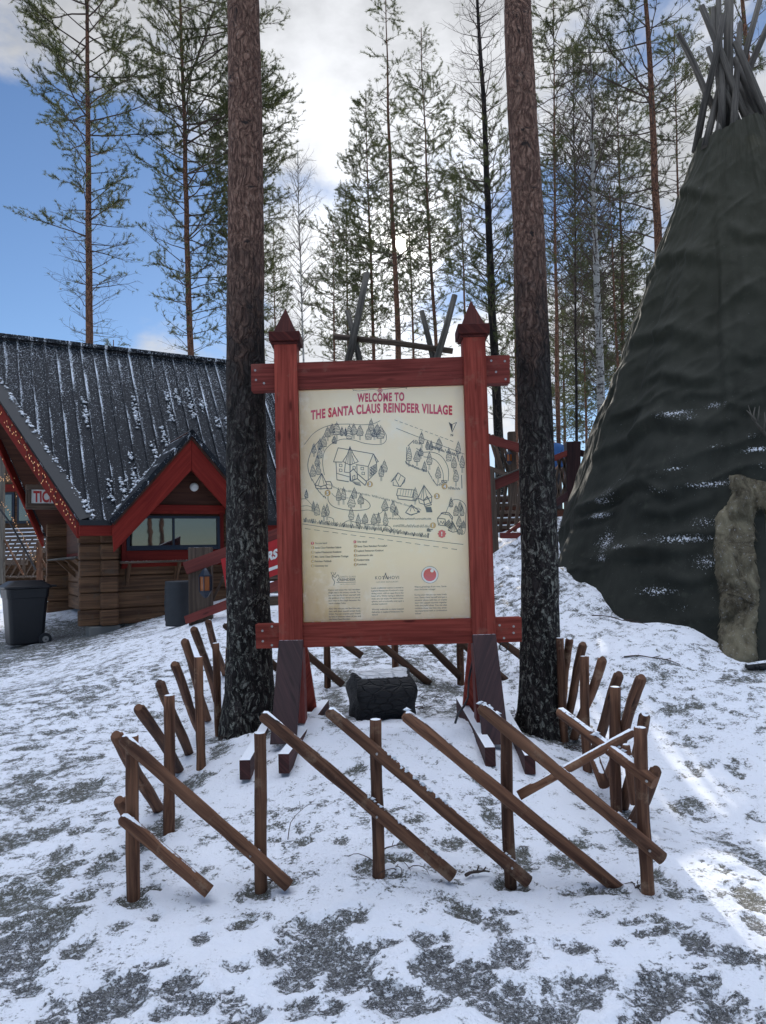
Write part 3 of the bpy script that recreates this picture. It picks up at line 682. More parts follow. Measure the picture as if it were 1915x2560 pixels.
tree_px('pine_tree', 'reddish pine left of the tipi top with long drooping dead limbs', 15, (1645, 640), (1608, 0), -420, 29,
        [(560, 60, 60, .1), (430, 160, 90, .15), (330, 190, 110, .35), (240, 230, 120, .75), (120, 220, 120, .85), (0, 180, 150, .85), (-200, 200, 180, .9), (-420, 50, 50, .9)], 28, group=GN, whorl=.55,
        ex=[(530, 3.3, 260, .022, .05, .08), (600, 3.0, 230, .02, .05, .25), (470, 3.5, 280, .022, .1, -.35), (250, 3.2, 250, .025, .8, .35), (330, 3.0, 230, .02, .3, -.1), (290, .2, 110, .02, .3, .3), (640, 3.2, 250, .018, .0, .2)], dd=[(300, 640, 8, 150)])
tree_px('birch_tree', 'bare white birch with upright twigs behind the right trunk', 17, (1505, 1060), (1472, 60), 0, 25,
        [(1000, 60, 50, 0), (850, 110, 90, 0), (650, 150, 130, 0), (450, 140, 140, 0), (250, 110, 110, 0), (120, 60, 60, 0), (0, 15, 15, 0)], 29, barkm=M['birch'], need=False, up=.8, whorl=.30, per_whorl=4, tw_step=.12, fine=1.35)
tree_px('pine_tree', 'dark pine behind the crossed poles of the tipi', 14, (1880, 260), (1855, 0), -420, 26,
        [(330, 100, 80, .3), (200, 150, 100, .6), (60, 150, 150, .8), (-200, 160, 150, .9), (-420, 30, 30, .9)], 30, group=GN, whorl=.6)
tree_px('pine_tree', 'young thin-stemmed pine left of the birch, low between trunk and tipi', 26, (1465, 1110), (1452, 700), 620, 9,
        [(1090, 50, 50, .5), (950, 75, 70, .7), (800, 60, 60, .8), (690, 35, 35, .9), (625, 10, 10, .9)], 31, group='young pines between the trunk and the tipi', whorl=.34)
tree_px('pine_tree', 'young pine with orange stem against the left edge of the tipi', 24, (1545, 930), (1534, 700), 470, 12,
        [(960, 60, 60, .5), (800, 100, 80, .7), (650, 90, 80, .85), (540, 50, 50, .9), (475, 10, 10, .9)], 32, group='young pines between the trunk and the tipi', whorl=.34)
tree_px('pine_tree', 'small bushy pine top showing over the kiosk ridge', 24, (285, 900), (283, 840), 850, 8,
        [(900, 40, 40, .6), (850, 8, 8, .9)], 33)
tree_px('spruce_tree', 'short dense pine low behind the pole frame left of the middle trunk', 30, (868, 880), (862, 500), 470, 10,
        [(900, 90, 80, .7), (750, 80, 70, .85), (620, 55, 50, .9), (520, 25, 25, .9), (475, 8, 8, .9)], 34, whorl=.34, per_whorl=5)
tree_px('pine_tree', 'bushy pine low between the board post and the tall dark pine', 30, (1165, 880), (1150, 500), 430, 11,
        [(730, 50, 40, .1), (680, 90, 60, .6), (540, 60, 60, .9), (440, 12, 12, .9)], 35, whorl=.36, per_whorl=5)
tree_px('pine_tree', 'far bushy pine right behind the tall dark pine', 32, (1290, 980), (1284, 600), 560, 11,
        [(1050, 80, 70, .15), (880, 110, 90, .3), (700, 80, 80, .7), (570, 12, 12, .9)], 36, whorl=.4, per_whorl=5)
tree_px('pine_tree', 'thin pine stem right of the middle trunk behind the leaning poles', 27, (1035, 880), (1022, 500), 420, 10,
        [(880, 50, 60, .4), (700, 70, 70, .75), (560, 60, 60, .85), (430, 10, 10, .9)], 37, whorl=.34)
tree_px('pine_tree', 'far pine behind the young stems beside the tipi edge', 34, (1590, 900), (1580, 700), 590, 10,
        [(980, 100, 80, .6), (800, 100, 80, .85), (680, 60, 60, .9), (600, 12, 12, .9)], 38, whorl=.4, per_whorl=5)
tree_px('pine_tree', 'far pine low behind the left trunk of the board', 30, (690, 900), (684, 600), 560, 9,
        [(900, 60, 60, .5), (750, 80, 80, .7), (640, 60, 60, .8), (570, 10, 10, .9)], 39, whorl=.4)
tree_px('pine_tree', 'far slim pine between the right trunk and the birch', 30, (1400, 1100), (1392, 700), 330, 11,
        [(1100, 60, 60, .5), (900, 90, 90, .7), (700, 90, 90, .8), (500, 70, 70, .8), (340, 10, 10, .9)], 40, whorl=.4)
for args in [
    (('pine_tree', 'pine crown with fine dark twigs just right of the right trunk', 20, (1395, 1000), (1385, 300), -60, 12, [(800, 60, 60, .2), (600, 110, 110, .5), (400, 120, 130, .7), (200, 110, 120, .8), (50, 90, 90, .8), (-60, 20, 20, .8)], 61), dict(whorl=.38)),
    (('pine_tree', 'dense pine between the birch and the reddish pine, top above the tipi shoulder', 25, (1560, 900), (1545, 300), 150, 13, [(950, 90, 60, .4), (750, 120, 100, .7), (550, 120, 110, .8), (350, 90, 90, .85), (220, 50, 50, .9), (160, 12, 12, .9)], 62), dict(whorl=.36, per_whorl=5)),
    (('birch_tree', 'dark bare thin birch with fine hanging twigs right of the right trunk', 21, (1440, 1000), (1432, 300), 130, 9, [(900, 60, 60, 0), (700, 110, 110, 0), (450, 120, 120, 0), (250, 80, 80, 0), (140, 12, 12, 0)], 63), dict(need=False, up=.8, whorl=.26, per_whorl=5, fine=1.4, barkm=M['bark_dark'])),
    (('pine_tree', 'dark pine crown against the left slope of the tipi poles', 22, (1700, 500), (1690, 200), 60, 12, [(480, 80, 60, .5), (350, 110, 90, .75), (200, 90, 80, .85), (100, 40, 40, .9), (65, 10, 10, .9)], 64), dict(whorl=.36)),
    (('pine_tree', 'broad low pine left of the sunlit trunk over the pole frame', 28, (835, 900), (832, 600), 560, 10, [(900, 70, 70, .5), (780, 90, 90, .8), (660, 60, 60, .9), (570, 10, 10, .9)], 66), dict(whorl=.34)),
    (('pine_tree', 'far dark pine behind the birch trunk near the landing', 33, (1500, 1100), (1490, 700), 480, 12, [(1100, 90, 90, .6), (900, 120, 120, .8), (700, 110, 110, .85), (560, 50, 50, .9), (490, 12, 12, .9)], 67), dict(whorl=.4, per_whorl=5)),
    (('pine_tree', 'far pine low between the right trunk and the landing post', 36, (1410, 1120), (1405, 800), 690, 11, [(1110, 80, 80, .6), (950, 100, 100, .8), (800, 70, 70, .9), (700, 10, 10, .9)], 68), dict(whorl=.42, per_whorl=5)),
    ]:
    tree_px(*args[0], **args[1], group=None if args[0][0] != 'pine_tree' else GN)
# pines standing behind the viewpoint: mirrored in the board cover and the kiosk window
def copy_tree(o):
    c = o.copy(); COL.objects.link(c)
    for ch in o.children:
        d = ch.copy(); COL.objects.link(d); d.parent = c
    return c
src = [o for o in COL.objects if o.parent is None and o.get('label', '').startswith('leftmost tall pine')][0]
for i, (x, y, a) in enumerate([(-1.3, -8.5, .4), (2.1, -11, 2.2), (11.5, -3.0, 1.1), (13.2, -5.5, 3.0), (5.5, -14, 4.4), (-6, -13, 5.1)]):
    c = copy_tree(src); c.location = G(x, y); c.rotation_euler = (0, 0, a); c['group'] = 'pines behind the viewpoint, mirrored in glass'
    c['label'] = 'tall pine behind the viewpoint, seen only mirrored in glass'
# ------------------------------------------------------------------ welcome board
YS = 5.40
def S(u, v, y=YS): return P(u, v, y)
sign = thing('welcome_board', 'red timber notice board with a village map between two thick pines', 'notice board', G(0, 5.5))
def spart(name, mb, mt, parent=None, bevel=.004, **k):
    return mb.build(name, mt, parent or sign, origin=np.array(sign.location), bevel=bevel, **k)
PD = np.array([0, .17, 0])
for (tl, tr, br, bl) in [((684, 838), (741, 836), (757, 1603), (697, 1605)), ((1157, 828), (1213, 826), (1240, 1586), (1181, 1588))]:
    m_ = MB(); q = [S(*a) for a in (tl, tr, br, bl)]; m_.prism(q, PD); spart('post', m_, M['red'])
    # lower part of the post, down to the skids
    b1, b2 = q[2], q[3]; zb = float(gz(b1[0], 5.45)) + .02
    m_ = MB(); m_.prism([b2 + [.004, .006, -.003], b1 + [-.004, .006, -.003], np.array([b1[0] + .004, 5.406, zb]), np.array([b2[0] + .012, 5.406, zb])], PD * .96); spart('post_foot', m_, M['red_dull'])
for (c0, c1, cb, p0, p1, tip) in [((670, 826), (748, 824), 850, (683, 825), (738, 823), (711, 770)), ((1145, 807), (1225, 805), 832, (1158, 806), (1211, 804), (1182, 750))]:
    a = S(*c0, YS - .05); b = S(*c1, YS - .05); zt = a[2]; zl = S(c0[0], cb, YS - .05)[2]; cx = (a[0] + b[0]) / 2; w = (b[0] - a[0]) / 2
    m_ = MB(); cy = YS + .085; m_.bx(cx - w, cx + w, cy - w, cy + w, zl, zt)
    m_.bx(cx - w * .86, cx + w * .86, cy - w * .86, cy + w * .86, zl - .022, zl - .001)
    cap = spart('post_cap', m_, M['capwood'], bevel=.006)
    t_ = S(*tip, cy); w2 = w * .74; m_ = MB(); base = [np.array([cx + i * w2, cy + j * w2, zt + .001]) for i, j in ((-1, -1), (1, -1), (1, 1), (-1, 1))]
    t_ = np.array([cx, cy, t_[2]]); V_ = base + [t_]; m_.add(V_, [[3, 2, 1, 0], [0, 1, 4], [1, 2, 4], [2, 3, 4], [3, 0, 4]], [[(0, 0), (.1, 0), (.1, .1), (0, .1)]] + [[(0, 0), (0, .15), (.18, .07)]] * 4)
    fin = m_.build('finial', M['capwood'], cap, origin=np.array(sign.location) , bevel=.003)
def beam(name, tl, tr, br, bl, off=.035, dep=.10):
    m_ = MB(); m_.prism([S(*a, YS + off) for a in (tl, tr, br, bl)], (0, dep, 0)); return spart(name, m_, M['red_beam'] if 'top' in name else M['red'])
tb = beam('top_beam', (627, 910), (1275, 887), (1275, 957), (628, 977)); bb = beam('bottom_beam', (638, 1561), (1304, 1543), (1305, 1605), (640, 1622), off=.02)
for pr, lst in ((tb, [(638, 926), (640, 950), (660, 958), (1228, 902), (1262, 903), (1240, 930), (1264, 948)]), (bb, [(656, 1577), (657, 1603), (680, 1613), (680, 1566), (1249, 1563), (1284, 1566), (1284, 1582), (1260, 1595)])):
    for (u, v) in lst:
        m_ = MB(); c = S(u, v, YS + (.035 if pr is tb else .02)); m_.tube([c + [0, .004, 0], c - [0, .004, 0]], .0085, 8); m_.build('screw', M['screw'], pr, origin=np.array(sign.location))
# slanted braces, front (dark) and back (red)
for (tl, tr, br, bl, sx) in [((697, 1601), (758, 1600), (735, 1822), (677, 1788), -1), ((1181, 1587), (1240, 1585), (1274, 1797), (1203, 1803), 1)]:
    a = S(*tl, YS - .006); b = S(*tr, YS - .006); yb = 5.05; cxx = (P(bl[0], 1800, yb)[0] + P(br[0], 1800, yb)[0]) / 2; w = .088
    z0 = float(gz(cxx, yb)) + .05; c = np.array([cxx + w, yb, z0]); d = np.array([cxx - w, yb, z0])
    m_ = MB(); m_.prism([a, b, c, d], (0, .045, 0)); br_ = spart('brace', m_, M['dark'])
    for k in (.2, .5, .8):
        c2 = a + (b - a) * k - [0, .02, .055 + .015 * (k == .5)]; m_ = MB(); m_.tube([c2 + [0, .012, 0], c2 - [0, .002, 0]], .007, 8); m_.build('screw', M['screw'], br_, origin=np.array(sign.location))
    m_ = MB(); h = np.array([0, .185, 0]); cx2 = (a[0] + b[0]) / 2 - sx * .03
    m_.prism([a + h + [0, 0, -.02], b + h + [0, 0, -.02], np.array([cx2 + w, 6.0, float(gz(cx2, 6.0)) + .03]), np.array([cx2 - w, 6.0, float(gz(cx2, 6.0)) + .03])], (0, .045, 0)); spart('brace', m_, M['red'])
for (f, g_) in [((709, 1900, 4.72), (812, 1742, 6.25)), ((612, 1912, 4.72), (690, 1745, 6.25)), ((1226, 1890, 4.78), (1150, 1732, 6.25)), ((1325, 1900, 4.78), (1245, 1745, 6.25))]:
    a = P(*f); b = P(*g_); a = G(a[0], a[1], .075); b = G(b[0], b[1], .045); d = unit(b - a); s = unit(np.cross(d, [0, 0, 1])); n_ = np.cross(s, d)
    m_ = MB(); m_.box((a + b) / 2, (b - a) / 2, s * .034, n_ * .062); spart('skid', m_, M['skid'])
# printed panel
def poster_mat():
    mt, t, b = mat('printed_sheet', (.6, .58, .5), .42, .5, Coat_Weight=1.0, Coat_Roughness=.03, Coat_IOR=1.65)
    ob, uv = coords(t)
    e = t.noise(t.map(ob, scale=(1.2, 1, 1)), 1.6, 5, .6, .5)
    sp = t.n('ShaderNodeSeparateXYZ'); t.put(sp.inputs[0], ob)
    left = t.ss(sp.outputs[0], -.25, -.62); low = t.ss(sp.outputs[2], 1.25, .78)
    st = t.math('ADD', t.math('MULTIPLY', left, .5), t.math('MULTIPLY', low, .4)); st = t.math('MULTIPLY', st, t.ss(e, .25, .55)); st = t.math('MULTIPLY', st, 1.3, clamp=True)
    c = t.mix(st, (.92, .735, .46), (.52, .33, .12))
    c = t.mix(t.ss(t.noise(ob, 4, 5, .7), .5, .8), c, (.90, .79, .59))
    edge = t.ss(t.math('ADD', sp.outputs[2], t.math('MULTIPLY', t.noise(ob, 22, 4, .7), .05)), PEDGE + .032, PEDGE + .022)
    t.put(b.inputs['Base Color'], t.mix(edge, c, (.68, .68, .66)))
    wr = t.noise(t.map(ob, scale=(1, 1, .45)), 7, 3, .6, 1.2); bn = t.n('ShaderNodeBump'); bn.inputs['Strength'].default_value = .35; bn.inputs['Distance'].default_value = .006
    t.put(bn.inputs['Height'], wr); t.put(b.inputs['Coat Normal'], bn.outputs[0])
    return mt
YP = YS + .075
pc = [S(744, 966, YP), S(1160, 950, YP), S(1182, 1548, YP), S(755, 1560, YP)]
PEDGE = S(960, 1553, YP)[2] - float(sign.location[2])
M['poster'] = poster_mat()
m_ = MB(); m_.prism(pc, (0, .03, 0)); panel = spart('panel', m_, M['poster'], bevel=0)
def inkmat(name, c):
    mt, t, b = mat(name, c, .5, .4, Coat_Weight=1.0, Coat_Roughness=.05, Coat_IOR=1.9); return mt
M['ink'] = inkmat('black_ink', (.035, .032, .035)); M['inkred'] = inkmat('red_ink', (.55, .012, .030)); M['ochre'] = inkmat('ochre_ink', (.52, .30, .075)); M['inkpale'] = inkmat('pale_ink', (.75, .72, .65)); M['inkgrey'] = inkmat('grey_ink', (.10, .09, .085))
def BP(cx, cy, lay=1):
    """point on the printed face; cx, cy measured on an enlargement of the board"""
    return P(720 + np.asarray(cx, float) / 3.302, 930 + np.asarray(cy, float) / 3.302, YP - .0012 * lay)
class Ink(MB):
    def line(s, pts, w=3.4, lay=1, closed=False):
        p = np.array(pts, float)
        if closed: p = np.vstack([p, p[:1]])
        for a, b in zip(p, p[1:]):
            d = b - a; L = np.hypot(*d)
            if L < .5: continue
            n_ = np.array([-d[1], d[0]]) / L * w * .68; e = d / L * w * .3; q = [a - e + n_, b + e + n_, b + e - n_, a - e - n_]
            s.add([BP(x, y, lay + .2 * random.random()) for x, y in q], [[3, 2, 1, 0]])
        return s
    def disc(s, x, y, r, lay=1, n=18, lobes=0):
        c = [BP(x + (r * (1 + .12 * math.cos(lobes * 2 * PI * k / n)) if lobes else r) * math.cos(2 * PI * k / n), y + (r * (1 + .12 * math.cos(lobes * 2 * PI * k / n)) if lobes else r) * math.sin(2 * PI * k / n), lay) for k in range(n)]
        s.add(c, [list(range(n))[::-1]]); return s
    def poly(s, pts, lay=1): s.add([BP(x, y, lay) for x, y in pts], [list(range(len(pts)))]); return s
    def curve(s, pts, w=3.4, n=10, **k):
        p = np.array(pts, float); q = [p[0]]; pp = np.vstack([2 * p[0] - p[1], p, 2 * p[-1] - p[-2]])
        for i in range(1, len(pp) - 2):
            for t in np.linspace(0, 1, n + 1)[1:]:
                a, b, c, d = pp[i - 1:i + 3]; q.append(.5 * (2 * b + (c - a) * t + (2 * a - 5 * b + 4 * c - d) * t * t + (3 * b - a - 3 * c + d) * t ** 3))
        return s.line(q, w, **k)
def text_tris(body, bold=0.0, spacing=1.0, align='LEFT'):
    cu = bpy.data.curves.new('lettering', 'FONT'); cu.body = body; cu.size = 1.0; cu.offset = bold; cu.space_character = spacing; cu.align_x = align; cu.resolution_u = 4
    o = bpy.data.objects.new('lettering', cu); COL.objects.link(o); dg = bpy.context.evaluated_depsgraph_get()
    me = o.evaluated_get(dg).to_mesh(); v = np.array([q.co[:2] for q in me.vertices]); f = [list(p.vertices) for p in me.polygons]
    o.evaluated_get(dg).to_mesh_clear(); bpy.data.objects.remove(o); bpy.data.curves.remove(cu); return v, f
def put_text(mb, body, x, y, h, width=None, bold=.0, lay=1, warp=None, spacing=1.0, slope=0.0):
    """left end of baseline at (x, y); h = capital height in enlargement px"""
    v, f = text_tris(body, bold, spacing)
    if len(v) == 0: return
    v = v / .70; v[:, 0] -= v[:, 0].min(); w = v[:, 0].max(); sx = (width / w) if width else h
    X = x + v[:, 0] * sx; Y = v[:, 1] * h
    if warp: X, Y = warp(X, Y)
    else: Y = y - Y + (X - x) * slope
    mb.add([BP(a, b, lay) for a, b in zip(X, Y)], f)
rd = Ink()
def arch(X, Y):
    s = (X - 190) / 1165
    base = 330 + np.where(s < .60, 62 * ((.60 - s) / .60) ** 1.7, 22 * ((s - .60) / .40) ** 1.6); return X, base - Y
put_text(rd, 'THE SANTA CLAUS REINDEER VILLAGE', 188, 0, 72, width=1168, bold=.045, spacing=1.12, warp=arch)
put_text(rd, 'WELCOME TO', 572, 246, 66, width=388, bold=.045, spacing=1.15, slope=-.028)
# slab serifs of the title face
v_ = 0
for (x, y) in [(760, 152)]:
    rd.line([(x + 17 * math.cos(a), y + 17 * math.sin(a)) for a in np.linspace(0, 2 * PI, 19)], 4)
    for a in np.linspace(0, 2 * PI, 7)[:-1]: rd.line([(x, y), (x + 12 * math.cos(a), y + 12 * math.sin(a))], 3)
    for a in np.linspace(0, 2 * PI, 7)[:-1]: rd.disc(x + 8 * math.cos(a), y + 8 * math.sin(a), 3, 1, 8)
rd.build('red_title', M['inkred'], panel, origin=np.array(sign.location))
g_ = Ink(); g_.curve([(540, 148), (580, 156), (640, 150), (700, 145), (742, 150)], 2.2); g_.curve([(780, 148), (830, 140), (900, 134), (950, 128), (978, 132)], 2.2)
g_.line([(532, 142), (544, 150), (534, 158)], 2); g_.line([(985, 126), (972, 132), (982, 140)], 2)
def tree_d(x, y, h, w=None, trunk=.3, s=None):
    """little hand-drawn conifer: x centre, y foot"""
    r = random.Random(int(x * 7 + y)); w = w or h * .46; cb = y - h * trunk; top = y - h; ww = w / 2
    pts = []
    for k in range(9):
        t = k / 8; yy = top + (cb - top) * t; half = ww * min(1, .12 + 1.25 * t) * (1 if t < .85 else .8)
        pts.append((half, yy))
    Lp = [(x - a + r.uniform(-2, 2), b) for a, b in pts]; Rp = [(x + a + r.uniform(-2, 2), b) for a, b in pts]
    g_.line(Lp[1:] + Rp[::-1][:-1], 2.6)
    for k in range(1, 9):
        a, b = pts[k]; g_.line([(x - a * .9, b - 3), (x - a * .3, b + 3 + r.uniform(-2, 2)), (x + a * .2, b - 2), (x + a * .9, b - 5 + r.uniform(-3, 3))], 3.0)
    g_.line([(x, top - 6), (x, top + h * .1)], 2.6)
    if trunk > .05: g_.line([(x - 3, cb), (x - 4, y)], 2); g_.line([(x + 4, cb), (x + 5, y)], 2)
for a in [(402, 560, 145), (364, 530, 100), (327, 570, 115), (445, 530, 75, 30, .1), (476, 530, 65, 24, .1), (507, 556, 120, 54, .05), (543, 552, 122), (594, 562, 122), (665, 560, 100, 56, .05), (687, 520, 132, 44), (737, 552, 122), (765, 590, 145), (713, 560, 90), (382, 594, 65, 40, .05), (292, 655, 130), (264, 640, 90, 40, .05), (262, 715, 95, 44, .05), (214, 700, 108, 38), (242, 780, 95, 44, .05), (205, 865, 100, 46, .05), (250, 850, 100, 40, .05),
          (795, 830, 100, 52, .05), (770, 900, 130, 46), (1103, 630, 135, 44), (1152, 645, 75, 34, .1), (1182, 650, 80, 30, .1), (1247, 666, 120, 56), (1405, 715, 140, 42), (1327, 740, 112, 44, .05), (1370, 828, 130, 46), (1438, 832, 145, 40), (1000, 780, 165, 44), (1065, 775, 125, 56), (1095, 718, 90, 44), (1167, 806, 145, 46), (1128, 824, 85, 38, .05), (1240, 915, 135, 46), (1386, 944, 142, 46),
          (418, 1100, 140, 44), (458, 1094, 140, 42), (547, 1045, 90, 44, .05), (524, 1120, 110, 64, .05), (601, 1124, 118, 54), (522, 1258, 140, 46), (152, 1044, 70, 30, .05), (210, 1145, 75, 30, .05), (240, 1185, 100, 54, .05), (296, 1232, 130, 44), (322, 1222, 132, 38), (800, 1180, 125, 56), (866, 1196, 135, 44), (892, 1185, 75, 36, .05), (580, 1268, 95, 40, .05), (636, 1276, 105, 54), (709, 1290, 120, 50), (747, 1278, 115, 34), (806, 1306, 145, 42), (1050, 1094, 138, 46),
          (1346, 1120, 80, 36, .1), (1387, 1190, 90, 44, .05), (1420, 1150, 80, 40, .05), (1436, 1190, 90, 36, .05), (1412, 1280, 95, 44, .05), (1448, 1290, 60, 40, .05), (1420, 1340, 70, 50, .05)]: tree_d(*a)
g_.curve([(135, 598), (220, 500), (340, 442), (480, 430), (600, 436), (700, 428), (760, 402)], 2.8); g_.curve([(780, 470), (810, 520), (806, 570), (760, 598), (640, 590), (540, 562), (440, 556), (350, 600), (300, 660), (286, 750), (300, 850)], 3)
g_.curve([(262, 560), (200, 640), (166, 740), (170, 820), (200, 900)], 3.6); g_.curve([(330, 1010), (336, 1070), (390, 1118), (520, 1142), (640, 1136), (678, 1110), (660, 1070), (600, 1030)], 3.6); g_.curve([(360, 1000), (400, 1034), (500, 1040)], 2.4)
g_.curve([(895, 465), (1060, 530), (1250, 600), (1456, 678)], 2.6)
for k in range(12):
    t = k / 12; g_.line([(880 + 500 * t, 395 + 185 * t), (880 + 500 * (t + .05), 395 + 185 * (t + .05))], 2.4)
g_.curve([(1060, 630), (1110, 660), (1190, 662), (1260, 690), (1310, 760), (1326, 830), (1322, 900)], 3.4); g_.curve([(1120, 700), (1190, 712), (1240, 750), (1276, 820), (1284, 900)], 3)
def hatch(p, sp=9, ln=16, w=3.2, lean=.4):
    p = np.array(p, float)
    for a, b in zip(p, p[1:]):
        L = np.hypot(*(b - a))
        for k in range(int(L / sp)):
            q = a + (b - a) * (k * sp / L); r_ = random.uniform(.5, 1.2); g_.line([(q[0] + random.uniform(-2, 2), q[1]), (q[0] - ln * lean * r_, q[1] - ln * r_)], w)
hatch([(1040, 590), (1120, 606)], 12, 30); hatch([(1190, 630), (1310, 668), (1400, 700), (1418, 760)], 9, 26); hatch([(978, 760), (1060, 800), (1160, 830), (1200, 900), (1230, 940), (1300, 930)], 9, 20); g_.line([(980, 620), (976, 760)], 3); g_.line([(1040, 562), (990, 610)], 4); g_.line([(1432, 850), (1436, 960)], 4); hatch([(1330, 968), (1436, 972)], 9, 20)
hatch([(366, 950), (440, 978), (560, 1002), (700, 1030), (860, 1070), (960, 1100), (1120, 1150)], 12, 16, 2.8); hatch([(206, 900), (240, 970), (290, 1030), (330, 1056)], 10, 18); hatch([(830, 1214), (960, 1218), (1190, 1218)], 10, 12)
hatch([(130, 1236), (240, 1252), (420, 1276), (620, 1296), (780, 1310), (900, 1332), (1040, 1352), (1160, 1368)], 7, 28, 2.6, -.5); hatch([(870, 1278), (1000, 1282), (1180, 1284)], 10, 22, 2.6, -.4)
for k in range(16): x = 140 + k * 64; g_.line([(x - 10, 1212 + k * 8.2), (x, 1240 + k * 8.2), (x + 10, 1206 + k * 8.4)], 4)
g_.line([(118, 1254), (500, 1312), (980, 1368), (1446, 1424)], 2.8)
for k in range(17):
    t = k / 17; g_.line([(140 + 1285 * t, 1292 + 178 * t), (140 + 1285 * (t + .035), 1292 + 178 * (t + .035))], 2.6)
g_.curve([(108, 1048), (150, 1050), (190, 1090), (200, 1104)], 2.4); g_.curve([(108, 1108), (160, 1104), (200, 1118)], 2.4); g_.curve([(108, 1146), (170, 1140), (230, 1160)], 2.4); g_.curve([(330, 1196), (372, 1212), (380, 1252)], 3); g_.curve([(452, 1252), (500, 1228), (580, 1246), (700, 1262), (820, 1268), (860, 1300), (878, 1340)], 3)
g_.curve([(1300, 1170), (1330, 1100), (1370, 1054), (1430, 1064), (1468, 1110), (1466, 1200), (1460, 1320), (1430, 1344)], 3); g_.curve([(700, 1180), (760, 1168), (800, 1130), (840, 1120), (900, 1170), (940, 1214)], 2.6)
# houses of the map
def L_(*p, w=4): g_.line(p, w)
L_((414, 626), (376, 742), (448, 744)); L_((414, 626), (704, 676), (746, 740), (730, 745), (708, 680)); L_((704, 676), (662, 780), (560, 764)); L_((396, 746), (404, 890)); L_((662, 780), (662, 894), (734, 820), (730, 745)); L_((404, 890), (500, 906), w=5); L_((512, 620), (512, 900), w=5); L_((512, 614), (490, 680), (452, 738), (512, 768), (580, 740), (540, 680), (512, 620)); L_((568, 764), (572, 880)); L_((640, 900), (662, 894))
L_((474, 750), (466, 826), (512, 832)); L_((490, 690), (476, 744), w=3); L_((530, 690), (548, 748), w=3); L_((500, 660), (494, 750), w=3); L_((524, 660), (530, 756), w=3)
for (x, y) in [(424, 760), (424, 800), (535, 780), (602, 786), (610, 826)]: L_((x, y), (x + 22, y + 2), (x + 22, y + 22), (x, y + 20), (x, y), w=3)
for k in range(3):
    for j in range(3): x = 676 + k * 18; y = 790 - k * 10 + j * 26; L_((x, y), (x + 12, y - 7), (x + 12, y + 12), (x, y + 19), (x, y), w=3.4)
L_((512, 826), (540, 800), (572, 838), (572, 880), (520, 902), (512, 826), w=5); L_((534, 860), (534, 890), (552, 886), (552, 852), (534, 860)); L_((572, 838), (650, 906), (636, 936), (574, 882), w=5); L_((400, 836), (506, 866), w=4)
for k in range(7): L_((528 + k * 10, 902 + k * 1), (560 + k * 7, 930 + k * 2), w=2.6)
L_((850, 908), (908, 832), (968, 876), (930, 946), (868, 936), (868, 908)); L_((908, 832), (884, 880), (918, 944), w=4); L_((884, 880), (850, 908)); L_((932, 850), (912, 900), w=3); L_((966, 880), (962, 906), (924, 946))
L_((908, 962), (896, 1018), (1034, 1036), (1040, 974), (908, 962)); L_((906, 1020), (908, 1048), (1056, 1064), (1060, 1038), w=5)
for k in range(5): L_((934 + k * 22, 966), (924 + k * 22, 1020), w=2)
L_((1122, 936), (1072, 1040), (1120, 1062), (1190, 1030), (1122, 936), w=4.5); L_((1122, 930), (1118, 1060), w=3); L_((1122, 930), (1096, 1050), w=2.6); L_((1122, 930), (1150, 1046), w=2.6); L_((1078, 1044), (1084, 1080), (1130, 1096), (1186, 1076), (1186, 1034)); L_((1120, 1060), (1150, 1026), (1184, 1096), (1130, 1110), (1120, 1060), w=5)
for k in range(8): L_((1136 + k * 6, 1116), (1146 + k * 6, 1156), w=6)
L_((970, 1160), (1020, 1096), (1088, 1154), (1020, 1182), (970, 1160), w=4.5); L_((980, 1166), (1010, 1180), (1064, 1166), w=5); L_((1020, 1100), (1010, 1150), w=3); L_((1020, 1100), (1050, 1150), w=3); L_((1066, 1150), (1086, 1156), w=8)
L_((1234, 1206), (1296, 1214), (1304, 1270), (1242, 1262), (1234, 1206), w=4.5); L_((1234, 1206), (1268, 1168), (1330, 1180), (1356, 1220), w=4.5); L_((1250, 1256), (1262, 1230), (1276, 1254), (1286, 1230), (1294, 1262), w=3.4)
for k in range(7): L_((1290 + k * 8, 1262 + k * 6), (1330 + k * 5, 1220 + k * 9), w=5)
L_((1262, 1166), (1290, 1158), (1330, 1164), (1360, 1200), (1350, 1240), w=5); L_((1358, 1234), (1322, 1306), (1360, 1322), (1402, 1316), (1358, 1234), w=4.5)
for k in range(5): L_((1358, 1236), (1334 + k * 14, 1312), w=2.6)
L_((278, 836), (222, 932), (272, 946), (322, 930), (278, 836), w=4.5); L_((228, 934), (230, 958), (272, 966), (330, 958), w=5); L_((310, 906), (350, 904), (364, 932), (360, 962), (326, 966), (310, 930), w=4.5); L_((272, 946), (272, 966)); L_((278, 840), (250, 936), w=2.6); L_((278, 840), (298, 930), w=2.6); L_((322, 930), (362, 934), w=3)
g_.poly([(1146, 1294), (1146, 1316), (1170, 1320), (1186, 1312), (1172, 1306), (1196, 1304), (1196, 1296), (1172, 1296), (1160, 1288)]); L_((1158, 1330), (1158, 1368), w=5); L_((1268, 896), (1312, 898), (1310, 916), (1270, 914), (1268, 896), (1310, 916), w=4)
